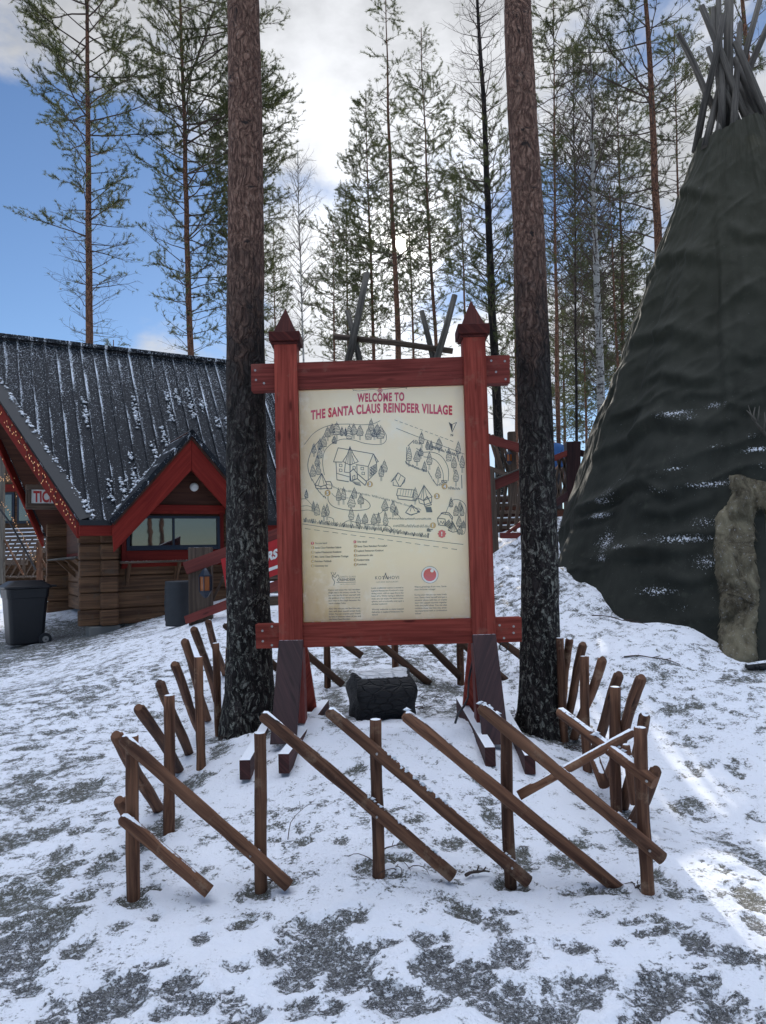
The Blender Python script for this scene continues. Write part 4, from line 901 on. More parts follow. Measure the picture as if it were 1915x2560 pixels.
# north arrow
g_.poly([(1326, 412), (1356, 432), (1354, 498)]); L_((1356, 432), (1392, 416), (1354, 498), (1356, 432), w=3.4)
put_text(g_, 'N', 1343, 530, 20, bold=.03)
g_.build('map_drawing', M['ink'], panel, origin=np.array(sign.location))
def numdisc(s, x, y, r, sx, h, m0='ochre'):
    k = Ink(); k.disc(x, y, r, 1.6, 18, 8 if s == '!' else 0); k.m = 1; put_text(k, s, x - sx, y + h / 2, h, bold=.03, lay=2.6)
    k.build('number_disc' if s != '!' else 'here_mark', [M[m0], M['inkpale']], panel, origin=np.array(sign.location))
for s, x, y in [('3', 676, 926), ('4', 1292, 944), ('2', 1229, 1025), ('5', 327, 998), ('1', 1197, 1266)]: numdisc(s, x, y, 25, 9 if s != '1' else 5, 28)
numdisc('!', 1270, 1336, 33, 5, 34, 'inkred')
for i in range(5): numdisc(str(i + 1), 204, 1450 + i * 37.5, 13, 4, 15); numdisc(str(i + 1), 556, 1438 + i * 38, 13, 4, 15)
numdisc('!', 202, 1414, 13, 2, 16, 'inkred'); numdisc('!', 552, 1402, 13, 2, 16, 'inkred')
pl = Ink()
pl.disc(1171, 1674, 70, 1, 40)
pl.build('emblem_disc', M['inkpale'], panel, origin=np.array(sign.location))
em = Ink(); em.disc(1171, 1674, 53, 1.8, 36)
em.build('emblem_core', M['inkred'], panel, origin=np.array(sign.location)); e3 = Ink(); e3.disc(1189, 1640, 14, 2.6, 18); e3.build('emblem_moon', M['inkpale'], panel, origin=np.array(sign.location))
e4 = Ink(); e4.line([(1171 + 69 * math.cos(a), 1674 + 69 * math.sin(a)) for a in np.linspace(0, 2 * PI, 40)], 2.4, lay=1.6); e4.build('emblem_ring', M['inkgrey'], panel, origin=np.array(sign.location))
tx = Ink(); sl_ = -.02
for i, s in enumerate(['You are here!', 'Santa Claus Reindeer Safaris', 'Lapland Restaurant Kotahovi', 'Mrs. Santa Claus Christmas Cottage', 'Reindeer Paddock', 'Ceremony hut']):
    put_text(tx, s, 222, 1421 + i * 37.3, 15, width=[100, 218, 218, 276, 138, 106][i], bold=.022, slope=sl_)
for i, s in enumerate(['Olet tässä!', 'Santa Claus Reindeer Porosafari', 'Lapland Restaurant Kotahovi', 'Joulumuorin talo', 'Kesäporoaita', 'Kosiokota']):
    put_text(tx, s, 572, 1409 + i * 37.3, 15, width=[80, 246, 216, 130, 100, 78][i], bold=.022, slope=sl_)
cols = [(333, 1806, 262, ['Come and enjoy the real reindeer', 'sleigh ride in the wintery woods. You', 'can even be the driver yourself with', 'the guidance of our drivers or just sit', 'and relax in the sleigh between the', 'warm reindeer hides.', '', 'After the ride you can feed the rein-', 'deer with their special winter food,', 'lichen. You can surprise your friends', 'by lots of pictures taken of you and', 'the Santa Claus Reindeer.'], [5, 6, 11]),
        (688, 1790, 264, ['Local, traditional cuisine is served in', "Lapland Restaurant Kotahovi's cozy", 'dining room, with an open fire in the', 'heart of it. While having a delicious', 'meal, you can enjoy the warm atmo-', 'sphere, and occasionally even spot a', 'reindeer outdoors!', '', 'Warmly welcome to enjoy Lappish', 'delicacies in Lapland Restaurant Ko-', 'tahovi!'], [6, 7, 10]),
        (1044, 1780, 264, ['Warm greetings from mrs. Santa', 'claus christmas cottage!', '', 'During your visit you can meet lovely', 'mrs. Santa claus herself and get a', 'souvenir photo with her, or create', 'your own Lappish souvenir together', 'with the joyful elves. You can also', 'combine these two into one, amaz-', 'ing experience with a combination', 'ticket!'], [1, 10])]
for x, y, w, ls, short in cols:
    for i, s in enumerate(ls):
        if s: put_text(tx, s, x + i * .5, y + i * 22.0, 13, width=(w if i not in short else 11.5 * .62 * len(s)), bold=.006, slope=sl_)
put_text(tx, 'KOTAHOVI', 720, 1712, 26, width=196, slope=sl_, spacing=1.2); put_text(tx, 'LAPLAND RESTAURANT', 730, 1740, 11, width=180, slope=sl_, spacing=1.4)
put_text(tx, 'SANTA CLAUS', 434, 1698, 14, width=124, slope=sl_, spacing=1.3); put_text(tx, 'REINDEER', 426, 1724, 19, width=132, slope=sl_, bold=.015); put_text(tx, 'ARCTIC CIRCLE LAPLAND', 430, 1756, 7, width=128, slope=sl_)
tx.line([(786, 1712), (808, 1660)], 4); tx.line([(826, 1710), (802, 1660)], 4); tx.line([(400, 1738), (560, 1734)], 2.4)
tx.curve([(378, 1762), (384, 1730), (368, 1704), (366, 1682), (390, 1696), (404, 1680), (414, 1676), (422, 1700), (408, 1716), (420, 1732)], 3); tx.curve([(370, 1684), (360, 1664), (366, 1650)], 2.4); tx.curve([(368, 1680), (388, 1670), (394, 1654)], 2.4); tx.line([(360, 1664), (352, 1656)], 2.4); tx.line([(380, 1676), (376, 1654)], 2.4)
tx.build('small_print', M['ink'], panel, origin=np.array(sign.location))

# ------------------------------------------------------------------ enclosure of round poles
fence = thing('pole_fence', 'low enclosure of upright and slanting round brown poles round the board', 'fence', G(0, 3.6))
FO = np.array(fence.location)
def pole(name, a, b, r, mt='fence', bev=.5, n=12, r2=None):
    """a = top, b = foot"""
    a = np.asarray(a, float); b = np.asarray(b, float); L = np.linalg.norm(b - a); d = (b - a) / L; e = r * bev
    k = max(3, int(L / .1)); pts = [a, a + d * e]; rr = [r * .62, r]
    s = unit(np.cross(d, [0.3, .2, 1])); ph = random.random() * 6; amp = L * .012; r2 = r2 or r * 1.05
    for i in range(1, k): t = i / k; pts.append(a + d * (e + (L - e) * t) + s * amp * math.sin(t * 3.1 + ph) * math.sin(PI * t)); rr.append((r + (r2 - r) * t) * (1 + .035 * math.sin(t * 17 + ph) + .035 * random.uniform(-1, 1)))
    pts.append(b); rr.append(r2)
    m_ = MB(); m_.tube(pts, rr, n, off=ph); return m_.build(name, M[mt], fence, origin=FO, smooth=False)
def smooth_sides(o):
    for p in o.data.polygons: p.use_smooth = len(p.vertices) == 4
def fp(name, a, b, r, **k): o = pole(name, a, b, r, **k); smooth_sides(o); return o
def sink(p, dz): return np.array([p[0], p[1], p[2] - dz])
for (t, b, y, r) in [((330, 1838), (334, 2247), 3.57, .030), ((650, 1831), (653, 2232), 3.6, .0285), ((939, 1797), (945, 2183), 3.6, .0285), ((1265, 1806), (1277, 2210), 3.6, .0285), ((1601, 1817), (1619, 2237), 3.47, .0295),
                     ((423, 1737), (422, 2082), 4.2, .030), ((496, 1641), (503, 1921), 5.1, .030), ((539, 1607), (548, 1842), 6.1, .0295), ((573, 1618), (570, 1813), 6.75, .031),
                     ((1538, 1716), (1541, 2040), 4.45, .0325), ((1461, 1640), (1468, 1925), 5.1, .031), ((1399, 1594), (1412, 1848), 5.75, .031), ((1386, 1579), (1398, 1780), 6.5, .03),
                     ((817, 1530), (818, 1722), 7.2, .032), ((988, 1480), (988, 1674), 7.35, .032), ((1151, 1528), (1151, 1719), 7.2, .034)]:
    a = P(*t, y); bq = P(*b, y); fp('post', a, (bq[0], y, min(bq[2], float(gz(bq[0], y))) - .10), r, bev=.12)
YF = 3.545
screws = []
for (t, b, yt, yb) in [((304, 1843), (722, 2214), YF - .03, YF), ((302, 2042), (523, 2229), YF - .03, YF - .05), ((654, 1785), (1132, 2190), YF, YF), ((819, 1775), (1320, 2204), YF, YF), ((1010, 1785), (1562, 2236), YF, YF), ((1199, 1766), (1656, 2146), YF, YF - .12), ((1396, 1777), (1637, 1958), YF + .3, YF - .13), ((1584, 1829), (1297, 1989), YF + .06, YF + .05)]:
    fp('rail', P(*t, yt), P(*b, yb) - np.array([0, 0, .0]), .0295 if b[0] != 1297 else .0215)
for (u, v) in [(325, 1868), (626, 2140), (323, 2067), (942, 1885), (942, 2043), (1278, 1833), (1402, 1944), (1289, 2018), (1280, 2170), (1521, 1875), (1616, 1953), (1624, 2127), (626, 2138)]:
    y = YF - .03; c = P(u, v, y); 
    if u > 1600: c = P(u, v, YF - .15)
    if u == 1521: c = P(u, v, YF + .03)
    m_ = MB(); m_.tube([c + [0, .004, 0], c - [0, .005, 0]], .0055, 8); m_.build('screw', M['screw'], fence, origin=FO)
# side rows: the poles lean along the row, tops nearer the viewer
ln0 = np.array([-1.25, 3.55, 0]); nl = unit([3.05, .27, 0]); ln0 = ln0 - nl * .06
for (t, b) in [((290, 1836), (402, 2035)), ((298, 1999), (380, 2132)), ((346, 1768), (472, 1968)), ((399, 1706), (487, 1930)), ((436, 1659), (521, 1872)), ((461, 1601), (533, 1833)), ((484, 1571), (556, 1800)), ((520, 1553), (566, 1700))]:
    a = on_plane(*t, ln0, nl); bq = on_plane(*b, ln0, nl); d = unit(bq - a); fp('rail', a, bq + d * .06, .0315, bev=.8)
rn0 = np.array([1.40, 4.5, 0]); nr = unit([1, -.02, 0])
for (t, b) in [((1424, 1595), (1405, 1780)), ((1458, 1609), (1418, 1795)), ((1507, 1647), (1431, 1864)), ((1548, 1684), (1467, 1922)), ((1604, 1692), (1519, 1944)), ((1613, 1784), (1557, 2030)), ((1641, 1922), (1578, 2070))]:
    a = on_plane(*t, rn0, nr); bq = on_plane(*b, rn0, nr); d = unit(bq - a); fp('rail', a, bq + d * .05, .0315, bev=.8)
fp('rail', P(1564, 1860, 4.0), P(1587, 2010, 4.0), .022); fp('rail', P(1484, 1890, 4.75), P(1511, 1962, 4.55), .034)
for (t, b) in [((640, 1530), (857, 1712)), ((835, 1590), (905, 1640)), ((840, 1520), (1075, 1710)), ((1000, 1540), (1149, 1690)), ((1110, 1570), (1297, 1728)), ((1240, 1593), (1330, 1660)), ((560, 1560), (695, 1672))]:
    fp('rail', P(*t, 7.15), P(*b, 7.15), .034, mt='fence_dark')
RAILS = [c for c in fence.children if c.name.startswith('rail')]
def clumps(name, segs, par, org, sz=.03, dens=55, spread=.04, seed=5):
    r = random.Random(seed); m_ = MB()
    for (a, b) in segs:
        a, b = np.asarray(a, float), np.asarray(b, float); n = int(np.linalg.norm(b - a) * dens)
        for k in range(n):
            t = r.random(); q = a + (b - a) * t + np.array([r.gauss(0, spread), r.gauss(0, spread * .4), r.gauss(0, spread * .5)]); s = sz * r.uniform(.3, 1.2) ** 1.5
            V_ = [q + np.array(o) * s * r.uniform(.7, 1.3) for o in ((1.3, 0, 0), (0, 1, 0), (-1.3, 0, 0), (0, -1, 0), (0, 0, .8), (0, 0, -.6))]
            m_.add(V_, [[0, 1, 4], [1, 2, 4], [2, 3, 4], [3, 0, 4], [1, 0, 5], [2, 1, 5], [3, 2, 5], [0, 3, 5]])
    o = m_.build(name, M['snow'], par, origin=org, smooth=True); o['kind'] = 'stuff'; return o
def rail_seg(t, b, f0, f1, y=YF):
    a, b = P(*t, y), P(*b, y); u_ = np.array([0, .006, .027]); return (a + (b - a) * f0 + u_, a + (b - a) * f1 + u_)
sg = []
for (t, b, fs) in [((304, 1843), (722, 2214), [(.72, .99)]), ((302, 2042), (523, 2229), [(.1, .95)]), ((654, 1785), (1132, 2190), [(.55, .75), (.85, 1)]), ((819, 1775), (1320, 2204), [(.25, .6), (.85, .97)]), ((1010, 1785), (1562, 2236), [(0, .12), (.5, .62)]), ((1199, 1766), (1656, 2146), [(.0, .25), (.4, .8)]), ((1396, 1777), (1637, 1958), [(.4, .95)])]:
    for f0, f1 in fs: sg.append(rail_seg(t, b, f0, f1, YF if t[0] != 1396 else YF + .08))
clumps('snow_cover', sg, fence, FO, .011, 190, .008, 8)
# ------------------------------------------------------------------ charred log
lg = P(953, 1738, 6.1); rz = .26
def char_mat():
    mt, t, b = mat('charred_wood', (.012, .012, .013), .6, .4); ob, uv = coords(t)
    n = t.noise(t.map(ob, scale=(5, 30, 30)), 1.3, 5, .7, .4); v = t.voro(t.map(ob, scale=(6, 14, 14)), 1.4, 'DISTANCE_TO_EDGE')
    sm = snowmask(t, ob, .55, 22., .44, .05); c = t.mix(n, (.006, .006, .007), (.035, .034, .036)); t.put(b.inputs['Base Color'], t.mix(sm, c, SNOW))
    setbump(t, b, t.math('ADD', t.math('MULTIPLY', t.ss(v, 0, .1), .8), n), 1.0, .02); return mt
M['char'] = char_mat()
n_, k_ = 26, 12; V_, F_ = [], []; ax = unit([1, .28, .02]); s1 = unit(np.cross(ax, [0, 0, 1])); s2 = np.cross(s1, ax); Lh = .235
for i in range(k_):
    t = i / (k_ - 1) * 2 - 1
    for j in range(n_):
        a = 2 * PI * j / n_; sq = (abs(math.cos(a)) ** 3 + abs(math.sin(a)) ** 3) ** (-1 / 3)
        rr = .205 * (.55 * sq + .45) * (1 + .10 * (float(fbm(math.cos(a) * 2 + 5, math.sin(a) * 2 + t * .8 + 5, 4, 44)) - .45) * 2 + .05 * math.sin(3 * a + 1) * t) * (1 if abs(t) < .95 else .93)
        V_.append(lg + ax * t * Lh * (1 + .06 * math.sin(5 * a)) + s1 * rr * math.cos(a) * 1.05 + s2 * rr * math.sin(a))
V_ += [lg - ax * Lh * .9, lg + ax * Lh * .93]
for i in range(k_ - 1):
    for j in range(n_): j2 = (j + 1) % n_; F_.append([i * n_ + j, i * n_ + j2, (i + 1) * n_ + j2, (i + 1) * n_ + j])
for j in range(n_): j2 = (j + 1) % n_; F_.append([n_ * k_, j2, j]); F_.append([n_ * k_ + 1, (k_ - 1) * n_ + j, (k_ - 1) * n_ + j2])
m_ = MB(); m_.add(V_, F_); lo = m_.build('charred_log', M['char'], origin=lg, smooth=True)
tag(lo, 'short charred black log lying in snow under the welcome board', 'log')
# cable running down the right leg of the board
m_ = MB(); cpt = [P(1192, 1600, 5.62), P(1180, 1660, 5.6), P(1172, 1700, 5.55), P(1170, 1745, 5.45), P(1160, 1765, 5.3), P(1145, 1785, 5.2), P(1138, 1808, 5.15)]
m_.tube(cpt, .008, 6); o = m_.build('black_cable', M['black'], origin=cpt[-1], smooth=True); tag(o, 'black cable running down the right leg of the board into snow', 'cable')
m_ = MB(); cc_ = P(1260, 1617, 5.55); m_.tube([cc_ + .032 * np.array([math.cos(a), .2 * math.sin(a * .5), math.sin(a)]) for a in np.linspace(0, 9, 34)], .004, 5); o = m_.build('cable_coil', M['black'], origin=cc_, smooth=True); tag(o, 'small coiled black cable hanging beneath the right end of the bottom beam', 'cable')
# fallen twigs on the snow
TW = [((720, 2110), (805, 2020), .0022, 'thin dry stem leaning on the snow in front of the board'), ((1165, 2205), (1225, 2192), .008, 'broken pale wood splinter by the second fence post from the right'), ((1200, 1500), (1300, 1535), .006, 'thin bare twig lying on the bank right of the right trunk'),
      ((1480, 1545), (1620, 1570), .006, 'long thin twig on the snow below the tipi hem'), ((1560, 1650), (1700, 1668), .007, 'long bowed twig on the snow right of the fence'), ((955, 2140), (1010, 2125), .004, 'short dark twig by the middle fence post')]
for i, (a, b, r_, lb) in enumerate(TW):
    a = ground_hit(*a); b = ground_hit(*b); d = b - a; s = np.array([-d[1], d[0], 0]); s = unit(s) * np.linalg.norm(d) * .12; m_ = MB(); pts = []
    for k in range(9):
        t = k / 8; q = a + d * t + s * math.sin(t * PI) * (1 + .3 * math.sin(9 * t)); q[2] = float(gz(q[0], q[1])) + .022 + .05 * (i == 0) * math.sin(t * PI); pts.append(q)
    m_.tube(pts, [r_ * (1.1 - .7 * k / 8) for k in range(9)], 5); m_.tube([pts[4], pts[4] + s * .9 + d * .15 + [0, 0, .02]], r_ * .5, 4); m_.tube([pts[6], pts[6] - s * .7 + d * .1 + [0, 0, .02]], r_ * .4, 4)
    o = m_.build('twig', M['twig'], origin=a, smooth=True); tag(o, lb, 'twig', 'fallen twigs')
def tangle(u, v, n_, L, lb, dead=False):
    c = ground_hit(u, v); m_ = MB()
    for k in range(n_):
        az = random.uniform(0, 6.28); p0 = c + np.array([random.gauss(0, L * .3), random.gauss(0, L * .3), 0]); p0[2] = float(gz(p0[0], p0[1])) + .005; pts = [p0]; el = random.uniform(.2, 1.0); st = L / 5
        for i in range(5): el -= .25; az += random.uniform(-.5, .5); p0 = p0 + st * np.array([math.cos(az) * math.cos(el), math.sin(az) * math.cos(el), math.sin(el)]); pts.append(p0)
        m_.tube(pts, [.0028, .0026, .0022, .002, .0016, .001], 4)
    o = m_.build('dry_weeds', M['twig'], origin=c, smooth=True); tag(o, lb, 'weeds', 'dry weeds on the mound')
for a in [(1055, 1770, 14, .16, 'tangled thin stems right of the charred log'), (975, 2170, 9, .14, 'dark tangled stems at the foot of the middle fence post'), (690, 2200, 8, .10, 'few dry stems right of the second front post'), (1275, 1790, 10, .12, 'dry stems beside the right leg of the board'), (1430, 1870, 12, .13, 'bare stems at the foot of the rear right fence posts'), (1600, 2225, 14, .07, 'short grass tuft at the foot of the rightmost front post'), (560, 1845, 9, .1, 'dry stems at the foot of the left trunk'), (1080, 1745, 8, .14, 'loose stems behind the charred log')]: tangle(*a[:4], a[4])
# ------------------------------------------------------------------ ticket kiosk
TH = R(31); KA = np.array([math.cos(TH), math.sin(TH), 0]); KB = np.array([-math.sin(TH), math.cos(TH), 0])
KO = P(200, 1305, 11.0); kz = float(gz(KO[0], KO[1])); KO = np.array([KO[0], KO[1], 0.0])
kiosk = thing('ticket_kiosk', 'log kiosk with steep black metal roof, red gable window and snow streaks', 'kiosk', KO, TH)
def CW(u, v, b):
    w = on_plane(u, v, KO + KB * b, KB) - KO; return np.array([w @ KA, b, w[2]])
def CL(u, v, a):
    w = on_plane(u, v, KO + KA * a, KA) - KO; return np.array([a, w @ KB, w[2]])
def kb(mb, name, mt, parent=None, bevel=.008, **k): return mb.build(name, mt, parent or kiosk, bevel=bevel, **k)
WR = 2.2; E0 = CW(200, 1303, 0)[2]; RZ = CW(300, 880, WR)[2]; SL = (RZ - E0) / WR; LK = 5.6
def roofpt(a, b): return np.array([a, b, E0 + SL * b])
nrm_w = unit(np.cross(KA, KB + np.array([0, 0, SL])))
q = on_plane(0, 1003, KO + np.array([0, 0, E0]), nrm_w) - KO; qa, qb = q @ KA, q @ KB
AP = qa / qb * WR                                   # overhang of the prow at the ridge
up_s = unit([0, 1, SL]); nr_s = unit([0, -SL, 1]); LS = math.hypot(WR, WR * SL)
def roof_mat():
    mt, t, b = mat('black_roof_metal', (.022, .025, .030), .5, .12); ob, uv = coords(t)
    sp = t.n('ShaderNodeSeparateXYZ'); t.put(sp.inputs[0], ob)
    fr = t.math('FRACT', t.math('DIVIDE', t.math('SUBTRACT', sp.outputs[0], -1.3), .205))
    ns = t.noise(t.map(ob, scale=(3, .8, .5)), 1.4, 5, .7); fi = t.noise(t.map(ob, scale=(1, 1, .6)), 60, 4, .75); bg = t.noise(t.map(ob, scale=(5.0, .9, .55), loc=(3, 1, 9)), 1.6, 3, .6)
    edge = t.ss(fr, .34, .04)                        # snow caught along the uphill side of each seam
    high = t.ss(t.math('ADD', sp.outputs[2], t.math('MULTIPLY', ns, 2.4)), 4.2, 6.6)
    k = t.math('ADD', t.math('MULTIPLY', edge, t.math('ADD', t.math('MULTIPLY', bg, 1.0), -.42)), t.math('MULTIPLY', high, .06))
    k = t.math('ADD', k, fi); m1 = t.ss(k, .635, .67)
    t.put(b.inputs['Base Color'], t.mix(m1, t.mix(fi, (.010, .012, .016), (.022, .025, .031)), (.74, .79, .86))); t.put(b.inputs['Roughness'], t.ss(m1, 0, 1, .55, .9))
    setbump(t, b, t.math('ADD', t.math('MULTIPLY', m1, 1.0), t.math('MULTIPLY', t.noise(ob, 2, 2), .6)), .5, .012); return mt
M['roof'] = roof_mat(); M['roofdark'] = plain('roof_edge_metal', (.012, .014, .018), .55)
dC = CW(478, 1081, -.10); dL = CW(281, 1296, -.10); dW = dC[0] - dL[0]; dR = dC[0] + dW
zA = dC[2]; zF = CW(300, 1300, -.10)[2]; inA = CW(468, 1183, -.10)[2]; th = (zA - inA); slp = (zA - zF) / dW
for far in (0, 1):
    def rp(a, b, d=0.0):
        p = roofpt(a, b) + nr_s * d
        return np.array([p[0], 2 * WR - p[1], p[2]]) if far else p
    m_ = MB(); nb_ = lambda a: (zA - .10 - slp * abs(a - dC[0]) - E0) / SL; hw = (zA - .10 - E0) / slp
    notch = [] if far else [rp(dC[0] - hw, -.02), rp(dC[0], nb_(dC[0])), rp(dC[0] + hw, -.02)]
    pol = [rp(0, -.02)] + notch + [rp(LK, -.02), rp(LK, WR), rp(AP, WR)]; ex = rp(0, 0, -.05) - rp(0, 0); m_.prism(pol, ex)
    roof = kb(m_, 'roof', M['roof'], bevel=0)
    m_ = MB()
    for k in range(40):
        a = -1.3 + k * .205
        b0 = 0.0 if a >= 0 else WR * a / AP
        if a > LK: break
        if not far and abs(a - dC[0]) < hw: b0 = nb_(a)
        p0, p1 = rp(a, b0 + .01, .014), rp(a, WR - .03, .014); n2 = rp(0, 0, 1) - rp(0, 0)
        m_.box((p0 + p1) / 2, (p1 - p0) / 2, np.array([.011, 0, 0]), n2 * .0165)
    m_.build('seam', M['roof'], roof)
    # folded metal along the slanting edge
    m_ = MB(); e0, e1 = rp(0, 0, .02), rp(AP, WR, .02); ed = unit(e1 - e0); n2 = rp(0, 0, 1) - rp(0, 0); s = unit(np.cross(ed, n2)) * (1 if not far else -1)
    m_.box((e0 + e1) / 2 - s * .10 * (1 if s[0] < 0 else -1), (e1 - e0) / 2, s * .11, n2 * .012); m_.build('edge_flashing', M['roofdark'], roof)
    m_ = MB(); nt = [] if far else [rp(dC[0] - hw, .02, -.053), rp(dC[0], nb_(dC[0]), -.053), rp(dC[0] + hw, .02, -.053)]; m_.prism([rp(.02 + 0, .02, -.053)] + nt + [rp(LK - .02, .02, -.053), rp(LK - .02, WR - .1, -.053), rp(AP + .05, WR - .1, -.053)], ex * .4); kb(m_, 'soffit', M['log_dark'], bevel=0)
    m_ = MB(); e0, e1 = rp(0, -.02, -.02), rp(AP, WR, -.02)
    m_.prism([e0, e1, e1 - [0, 0, .27], e0 - [0, 0, .22]], (-.045, 0, 0)); kb(m_, 'bargeboard', M['red_cabin'])
m_ = MB(); m_.box((((LK + AP) / 2), WR, RZ + .03), ((LK - AP) / 2, 0, 0), (0, .11, 0), (0, 0, .035)); kb(m_, 'ridge_cap', M['roof'])
ed_ = unit(roofpt(AP, WR) - roofpt(0, 0)); p_a = roofpt(.20, .02) + nr_s * .03; p_b = roofpt(AP + .20, WR) + nr_s * .03
vL = [roofpt(dC[0] - dW * t_, max(0, (zA - slp * dW * t_ - E0) / SL)) + nr_s * .035 for t_ in (1.0, .66, .33, .1)]
sg = [(p_a, p_b), (vL[0], vL[1]), (vL[0], vL[1]), (vL[1], vL[2]), (vL[1], vL[2]), (vL[2], vL[3])]
for k in range(26):
    a = .3 + k * .205 - .02
    if a < LK - .3:
        b0 = max(.05, nb_(a) if abs(a - dC[0]) < hw else .05); t0 = random.uniform(b0, 1.5); q0 = roofpt(a, t0) + nr_s * .025; sg.append((q0, roofpt(a, t0 + random.uniform(.1, .5)) + nr_s * .025))
clumps('snow_cover', sg, kiosk, (0, 0, 0), .022, 75, .022)
# walls: stacked squared logs
zb = CW(200, 1568, .30)[2]; WB = .30; WF = 2 * WR - .30; nl_ = 7; lh = (E0 + .18 - zb) / nl_
def logs(name, a0, a1, b0, b1, z0, n, jit=.012, cut=None):
    m_ = MB()
    for i in range(n):
        j = random.uniform(-jit, jit); m_.bx(a0 + (j if a1 - a0 > b1 - b0 else 0), a1, b0 + (0 if a1 - a0 > b1 - b0 else j), b1, z0 + i * lh + .006, z0 + (i + 1) * lh - .006)
    if a1 - a0 > b1 - b0: m_.bx(a0 + .03, a1 - .03, (b0 + b1) / 2 - .02, (b0 + b1) / 2 + .02, z0 + .03, z0 + n * lh - .03)
    else: m_.bx((a0 + a1) / 2 - .02, (a0 + a1) / 2 + .02, b0 + .03, b1 - .03, z0 + .03, z0 + n * lh - .03)
    return kb(m_, name, M['log'], bevel=.022)
wl, wt_, wr, wb_ = CW(313, 1288, WB)[0], CW(313, 1290, WB)[2], CW(545, 1288, WB)[0], CW(313, 1377, WB)[2]
logs('log_wall', 0.03, LK - .3, WB, WB + .14, zb, nl_); logs('log_wall', 0.0, LK - .3, WF - .14, WF, zb, nl_)
logs('log_wall', .38, .52, WB + .142, WF - .142, zb + lh * .5, nl_ - 1)
m_ = MB()
for i in range(nl_):
    w = random.uniform(-.012, .012); cx = CW(276, 1450, .2)[0]; m_.bx(cx - .145 + w, cx + .125 + w, .17 + random.uniform(-.02, .01), WB - .003, zb + i * lh + .004, zb + (i + 1) * lh - .004)
kb(m_, 'log_ends', M['log'], bevel=.035)
m_ = MB(); gtop = RZ - .35; m_.prism([(.36, WB + .1, E0 + .05), (.36, WF - .1, E0 + .05), (.36, WR, gtop)], (.06, 0, 0)); kb(m_, 'gable_boards', M['log_dark'])
m_ = MB(); m_.bx(-.02, .02, WB, WF, E0 + .02, E0 + .02 + .001) if False else m_.bx(LK - .44, LK - .3, WB + .142, WF - .142, zb, E0 + .1); kb(m_, 'back_wall', M['log'])
# fascia below the eave
fz1, fz0 = CW(205, 1313, -.03)[2], CW(205, 1340, -.03)[2]
for a0, a1 in ((-.02, dL[0] + .16), (dR - .1, LK)):
    m_ = MB(); m_.bx(a0, a1, -.05, -.005, fz0, fz1 + .02); kb(m_, 'fascia', M['red_cabin']); m_ = MB(); m_.bx(a0, a1, -.062, -.052, fz1 - .005, fz1 + .075); kb(m_, 'eave_flashing', M['roofdark'], bevel=.002)
m_ = MB(); m_.bx(.4, dL[0] + .2, .0, WB - .005, fz0 + .03, fz0 + .05); m_.bx(dR - .1, LK - .4, .0, WB - .005, fz0 + .03, fz0 + .05); kb(m_, 'soffit', M['log_dark'])
# (dormer)
m_ = MB(); bt = th * .92
m_.prism([(dL[0], -.10, zF), (dC[0], -.10, zA), (dC[0], -.10, zA - bt), (dL[0] + .02, -.10, zF - bt + .12), (dL[0], -.10, zF - .2)], (0, .05, 0)); db = kb(m_, 'dormer_board', M['red_cabin'])
m_ = MB(); m_.prism([(dR, -.10, zF), (dC[0] + .002, -.10, zA), (dC[0] + .002, -.10, zA - bt), (dR - .02, -.10, zF - bt + .12), (dR, -.10, zF - .2)], (0, .05, 0)); kb(m_, 'dormer_board', M['red_cabin'])
for s in (-1, 1):
    o = np.array([dC[0], 0, zA + .05]); e = np.array([dC[0] + s * (dW + .06), 0, zF - .05 + .04]); yb_ = (zA - E0) / SL + .10
    m_ = MB(); pts = [o + [0, -.16, 0], e + [0, -.16, 0], e + [0, max(.05, .06), 0], o + [0, yb_, 0]]; nv = unit(np.cross(pts[1] - pts[0], [0, 1, 0])); nv = nv if nv[2] > 0 else -nv
    m_.prism(pts, -nv * .075); kb(m_, 'dormer_roof', M['roof'], bevel=.004)
    m_ = MB(); m_.prism([p - nv * .078 + np.array([0, .03, 0]) for p in pts], -nv * .03); kb(m_, 'dormer_soffit', M['log_dark'], bevel=0)
m_ = MB(); m_.prism([(dL[0] + .25, WB - .03, wt_ + .02), (dR - .25, WB - .03, wt_ + .02), (dC[0], WB - .03, zA - .30)], (0, .04, 0)); kb(m_, 'gable_boards', M['log_dark'])
zr1 = CW(440, 1262, WB - .06)[2]; m_ = MB(); m_.bx(wl + .1, wr + .1, WB - .07, WB - .035, wt_ + .035, zr1); kb(m_, 'head_board', M['red_cabin'])
win = MB(); fw = .05
win.bx(wl, wl + fw, WB - .10, WB - .02, wb_, wt_); win.bx(wr - fw, wr, WB - .10, WB - .02, wb_, wt_); win.bx(wl + fw + .001, wr - fw - .001, WB - .10, WB - .02, wt_ - .04, wt_); win.bx(wl + fw + .001, wr - fw - .001, WB - .10, WB - .02, wb_, wb_ + .075)
mu = CW(431, 1330, WB)[0]; win.bx(mu - .014, mu + .014, WB - .095, WB - .025, wb_ + .076, wt_ - .041)
win = kb(win, 'window', M['darkmetal'], bevel=.004)
m_ = MB(); m_.bx(wl + fw, mu - .014, WB - .06, WB - .05, wb_ + .075, wt_ - .04); m_.build('pane', M['glass'], win); m_ = MB(); m_.bx(mu + .014, wr - fw, WB - .068, WB - .058, wb_ + .075, wt_ - .04); m_.build('pane', M['glass'], win)
m_ = MB(); m_.bx(wl - .07, wl - .002, WB - .08, WB - .004, wb_ - .28, wt_ + .06); m_.bx(wl - .001, wr + .07, WB - .075, WB - .004, wb_ - .26, wb_ - .005); m_.bx(wr + .002, wr + .07, WB - .08, WB - .004, wb_ - .004, wt_ + .06); kb(m_, 'window_surround', M['red_cabin'], bevel=.003)
